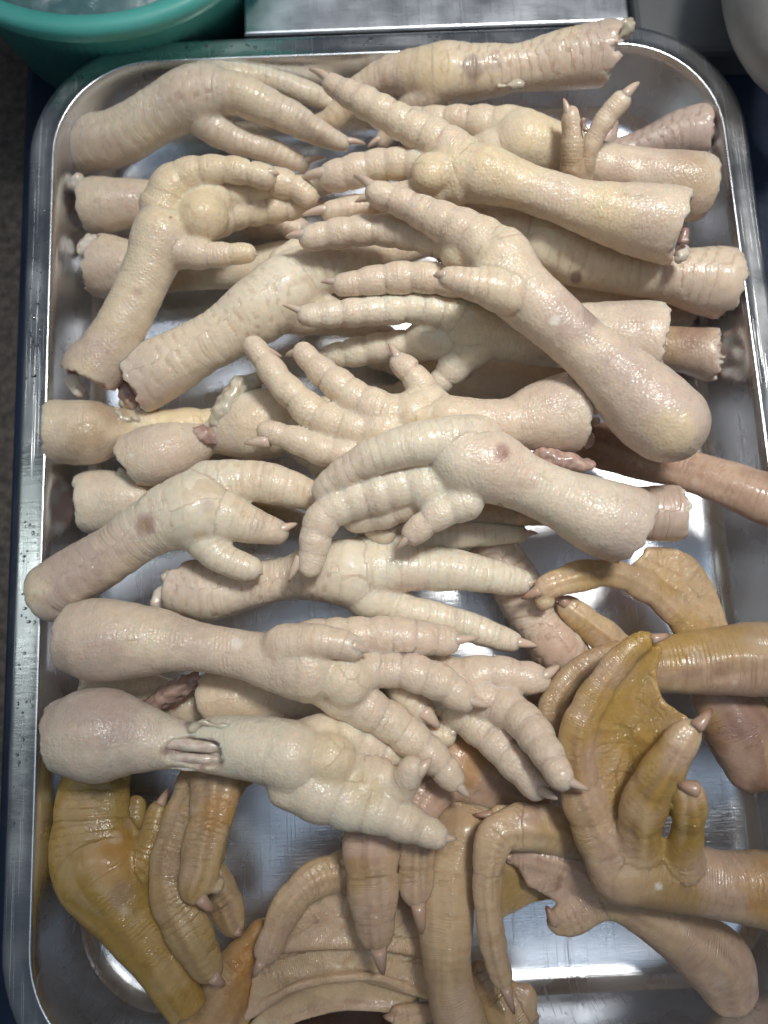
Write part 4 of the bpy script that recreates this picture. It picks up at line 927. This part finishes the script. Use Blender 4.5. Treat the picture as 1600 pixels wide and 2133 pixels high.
foot('duck foot with one long thin toe bent straight down, lower middle right',
     [(1290, 1760, 3.6, 44), (1220, 1745, 4.0, 46), (1150, 1728, 4.4, 46), (1095, 1722, 4.8, 44)],
     [toe([(1080, 1722, 4.9, 43), (1038, 1738, 5.2, 41), (1020, 1785, 5.2, 34), (1015, 1850, 5.0, 30), (1020, 1920, 4.8, 28), (1031, 1985, 4.5, 27), (1043, 2030, 4.2, 24)], (1072, 2114, 3.8), cr=.6),
      toe([(1100, 1710, 4.2, 30), (1060, 1700, 4.0, 24), (1040, 1695, 4.0, 18)], (984, 1697, 3.9), cr=.7),
      toe([(1120, 1760, 3.6, 36), (1100, 1840, 3.0, 30), (1060, 1880, 2.6, 24)])],
     webs=[dict(p=[(1045, 1800, 4.0), (1100, 1760, 3.8), (1160, 1800, 3.4), (1150, 1866, 2.9), (1090, 1878, 2.8), (1045, 1905, 3.0)], t=.12, sag=-.1)],
     duck=True, tone=('duckpale', 'rose', 'tan'), spots=[(1110, 1690, 30, 'purple', .35), (1020, 1760, 40, 'duckpale', .7), (1090, 1850, 60, 'gold', .4), (1170, 1720, 50, 'gold', .4)], cut=.4)

foot('smooth tan duck shank standing upright at the bottom centre',
     [(975, 2200, 3.6, 48), (958, 2125, 3.6, 50), (942, 2070, 3.7, 46), (930, 2005, 3.8, 46), (930, 1920, 3.8, 52), (940, 1830, 3.7, 50), (965, 1740, 3.6, 44)],
     [toe([(970, 1730, 3.6, 40), (1010, 1680, 3.0, 32)]), toe([(950, 1730, 3.5, 40), (940, 1680, 3.0, 32)])],
     duck=True, tone=('tan', 'duckpale', 'tan'), spots=[(960, 2110, 50, 'rose', .5)], bone=[[(960, 2140, 3.9, 22), (985, 2140, 3.9, 16)]], cut=None)

foot('duck foot with folded pale web fanned out at the bottom, claw hooked left',
     [(830, 1900, 1.8, 50), (800, 1850, 2.1, 46), (760, 1820, 2.4, 42), (725, 1815, 2.6, 40)],
     [toe([(720, 1815, 2.6, 40), (662, 1830, 3.0, 36), (612, 1870, 3.2, 34), (580, 1925, 3.2, 30), (563, 1968, 3.2, 28), (556, 1982, 3.2, 25)], (527, 2037, 3.0), cr=.6),
      toe([(580, 1980, 3.0, 7), (660, 1971, 3.0, 7), (760, 1970, 2.9, 7), (870, 1985, 2.6, 7)], False),
      toe([(515, 2118, 2.4, 7), (600, 2062, 2.7, 7), (690, 2040, 2.7, 7), (790, 2036, 2.6, 7), (860, 2062, 2.3, 7)], False),
      toe([(560, 2140, 1.7, 8), (650, 2110, 1.9, 8), (720, 2096, 2.0, 8), (830, 2102, 1.8, 8)], False)],
     webs=[dict(p=[(600, 1900, 3.0), (660, 1860, 2.8), (730, 1842, 2.6), (860, 1850, 2.2), (880, 1985, 2.6), (760, 1970, 2.9), (660, 1971, 3.0), (582, 1978, 3.0)], t=.085, sag=.0),
           dict(p=[(575, 1960, 2.3), (660, 1950, 2.3), (760, 1950, 2.2), (890, 1970, 2.0), (890, 2075, 2.2), (790, 2036, 2.6), (690, 2040, 2.7), (600, 2062, 2.7), (515, 2118, 2.4), (530, 2040, 2.4)], t=.085, sag=.0),
           dict(p=[(500, 2160, 1.5), (600, 2050, 1.9), (690, 2025, 1.95), (790, 2022, 1.9), (885, 2065, 1.6), (830, 2102, 1.8), (717, 2096, 2.0), (600, 2126, 1.8)], t=.09, sag=.05)],
     duck=True, tone=('duckpale', 'rose', 'tan'), webtone='duckpale', spots=[(680, 1935, 60, 'rose', .6), (620, 1840, 40, 'rose', .4), (600, 2040, 90, 'tan', .5), (720, 2010, 90, 'duckpale', .5)], cut=None, kmax=.25)

foot('duck foot with two stout toes hanging straight down under the lowest chicken foot',
     [(1120, 1670, 2.4, 44), (1060, 1655, 2.7, 46), (1000, 1625, 3.1, 54), (945, 1590, 3.4, 60)],
     [toe([(925, 1590, 3.5, 54), (840, 1630, 3.9, 52), (785, 1690, 4.3, 55), (772, 1752, 4.4, 57), (775, 1822, 4.4, 54), (779, 1892, 4.4, 47), (784, 1945, 4.3, 35)], (799, 2032, 4.0), cr=.85),
      toe([(940, 1610, 3.5, 48), (890, 1660, 4.0, 42), (868, 1715, 4.2, 40), (868, 1770, 4.2, 38), (867, 1825, 4.2, 38), (866, 1852, 4.2, 32)], (880, 1950, 3.9), cr=.7),
      toe([(870, 1850, 4.1, 26), (888, 1852, 4.1, 18), (893, 1868, 4.0, 14)], False)],
     duck=True, tone=('tan', 'rose', 'duckpale'), spots=[(740, 1760, 40, 'rose', .6), (740, 1820, 40, 'gold', .4), (790, 1900, 60, 'rose', .4), (960, 1580, 70, 'orange', .5), (866, 1860, 40, 'rose', .6)], cut=.4)

foot('yellow duck foot in the shaded bottom left corner, shank running down to the right',
     [(385, 2095, 3.0, 40), (350, 2035, 3.2, 46), (308, 1970, 3.3, 54), (258, 1900, 3.3, 64), (212, 1820, 3.2, 86)],
     [toe([(190, 1790, 3.2, 84), (188, 1720, 3.1, 76), (195, 1650, 3.0, 72), (205, 1580, 2.8, 66)], False),
      toe([(235, 1790, 3.1, 50), (272, 1725, 2.6, 30), (283, 1680, 2.4, 24)], False),
      toe([(250, 1840, 3.4, 42), (292, 1805, 3.5, 32), (314, 1745, 3.2, 27), (328, 1692, 2.9, 23)], (352, 1640, 2.7), cr=.6)],
     webs=[dict(p=[(150, 1620, 3.0), (262, 1610, 3.0), (258, 1700, 3.1), (298, 1756, 3.0), (240, 1820, 3.2), (140, 1760, 3.2)], t=.16)],
     duck=True, tone=('gold', 'olive', 'amber'), spots=[(160, 1690, 46, 'duckpale', .5), (240, 1780, 60, 'orange', .5), (255, 1862, 30, 'brown', .5), (160, 1780, 50, 'duckpale', .3), (350, 2040, 50, 'duckpale', .3)], cut=.4)

foot('duck foot with long toes trailing down beside the yellow one, tips clawed',
     [(540, 1560, 3.2, 50), (500, 1580, 3.6, 54), (455, 1605, 4.0, 58)],
     [toe([(420, 1620, 3.8, 44), (375, 1715, 4.0, 38), (347, 1800, 4.2, 34), (352, 1872, 4.3, 38), (388, 1932, 4.3, 48), (416, 1985, 4.2, 42), (432, 2015, 4.1, 32)], (470, 2053, 3.9), cr=.62),
      toe([(452, 1625, 4.4, 52), (442, 1690, 4.7, 46), (424, 1760, 4.9, 43), (416, 1815, 5.0, 42), (404, 1852, 5.0, 29)], (449, 1900, 4.8), cr=.72),
      toe([(440, 1830, 3.0, 36), (468, 1885, 2.8, 38), (484, 1925, 2.7, 25)], (505, 1948, 2.6), cr=.5)],
     pads=[(446, 1846, 4.95, 17, .1)],
     webs=[dict(p=[(470, 1625, 4.2), (505, 1630, 3.8), (478, 1700, 4.2), (460, 1790, 4.6), (430, 1760, 4.8)], t=.12), dict(p=[(375, 1720, 4.0), (400, 1700, 4.3), (385, 1800, 4.3), (352, 1830, 4.2)], t=.12)],
     duck=True, tone=('tan', 'amber', 'rose'), spots=[(445, 1690, 50, 'orange', .5), (395, 1820, 34, 'rose', .5), (360, 1800, 40, 'brown', .3), (430, 1980, 50, 'olive', .4)], cut=.4)

foot('orange brown duck shank lying at the bottom edge, left of the folded web',
     [(400, 2230, 2.0, 54), (425, 2150, 2.0, 56), (455, 2080, 2.0, 52), (500, 2010, 1.9, 42), (545, 1960, 1.7, 36)],
     [toe([(550, 1955, 1.7, 34), (620, 1930, 1.4, 26)])], duck=True, tone=('orange', 'tan', 'rose'), cut=.4,
     webs=[dict(p=[(430, 2100, 2.2), (520, 2010, 2.1), (540, 2070, 2.0), (500, 2150, 1.9)], t=.14)])

foot('greyish pink duck web at the bottom edge behind the long thin toe',
     [(1120, 2250, 2.0, 46), (1080, 2180, 2.1, 46), (1050, 2110, 2.2, 42)],
     [toe([(1040, 2100, 2.2, 38), (1010, 2050, 2.3, 30), (1000, 2025, 2.3, 24)], False), toe([(1075, 2110, 2.2, 38), (1090, 2080, 2.2, 28)], False), toe([(1010, 2130, 2.0, 36), (930, 2120, 1.8, 28), (850, 2118, 2.1, 24), (832, 2116, 2.2, 20)], (797, 2117, 2.2), cr=.6)],
     webs=[dict(p=[(985, 2018, 2.3), (1045, 2030, 2.3), (1095, 2075, 2.2), (1135, 2150, 2.0), (1020, 2160, 2.0), (975, 2055, 2.2)], t=.12)],
     duck=True, tone=('rose', 'olive', 'duckpale'), spots=[(1020, 2110, 50, 'gold', .4)], cut=.4)
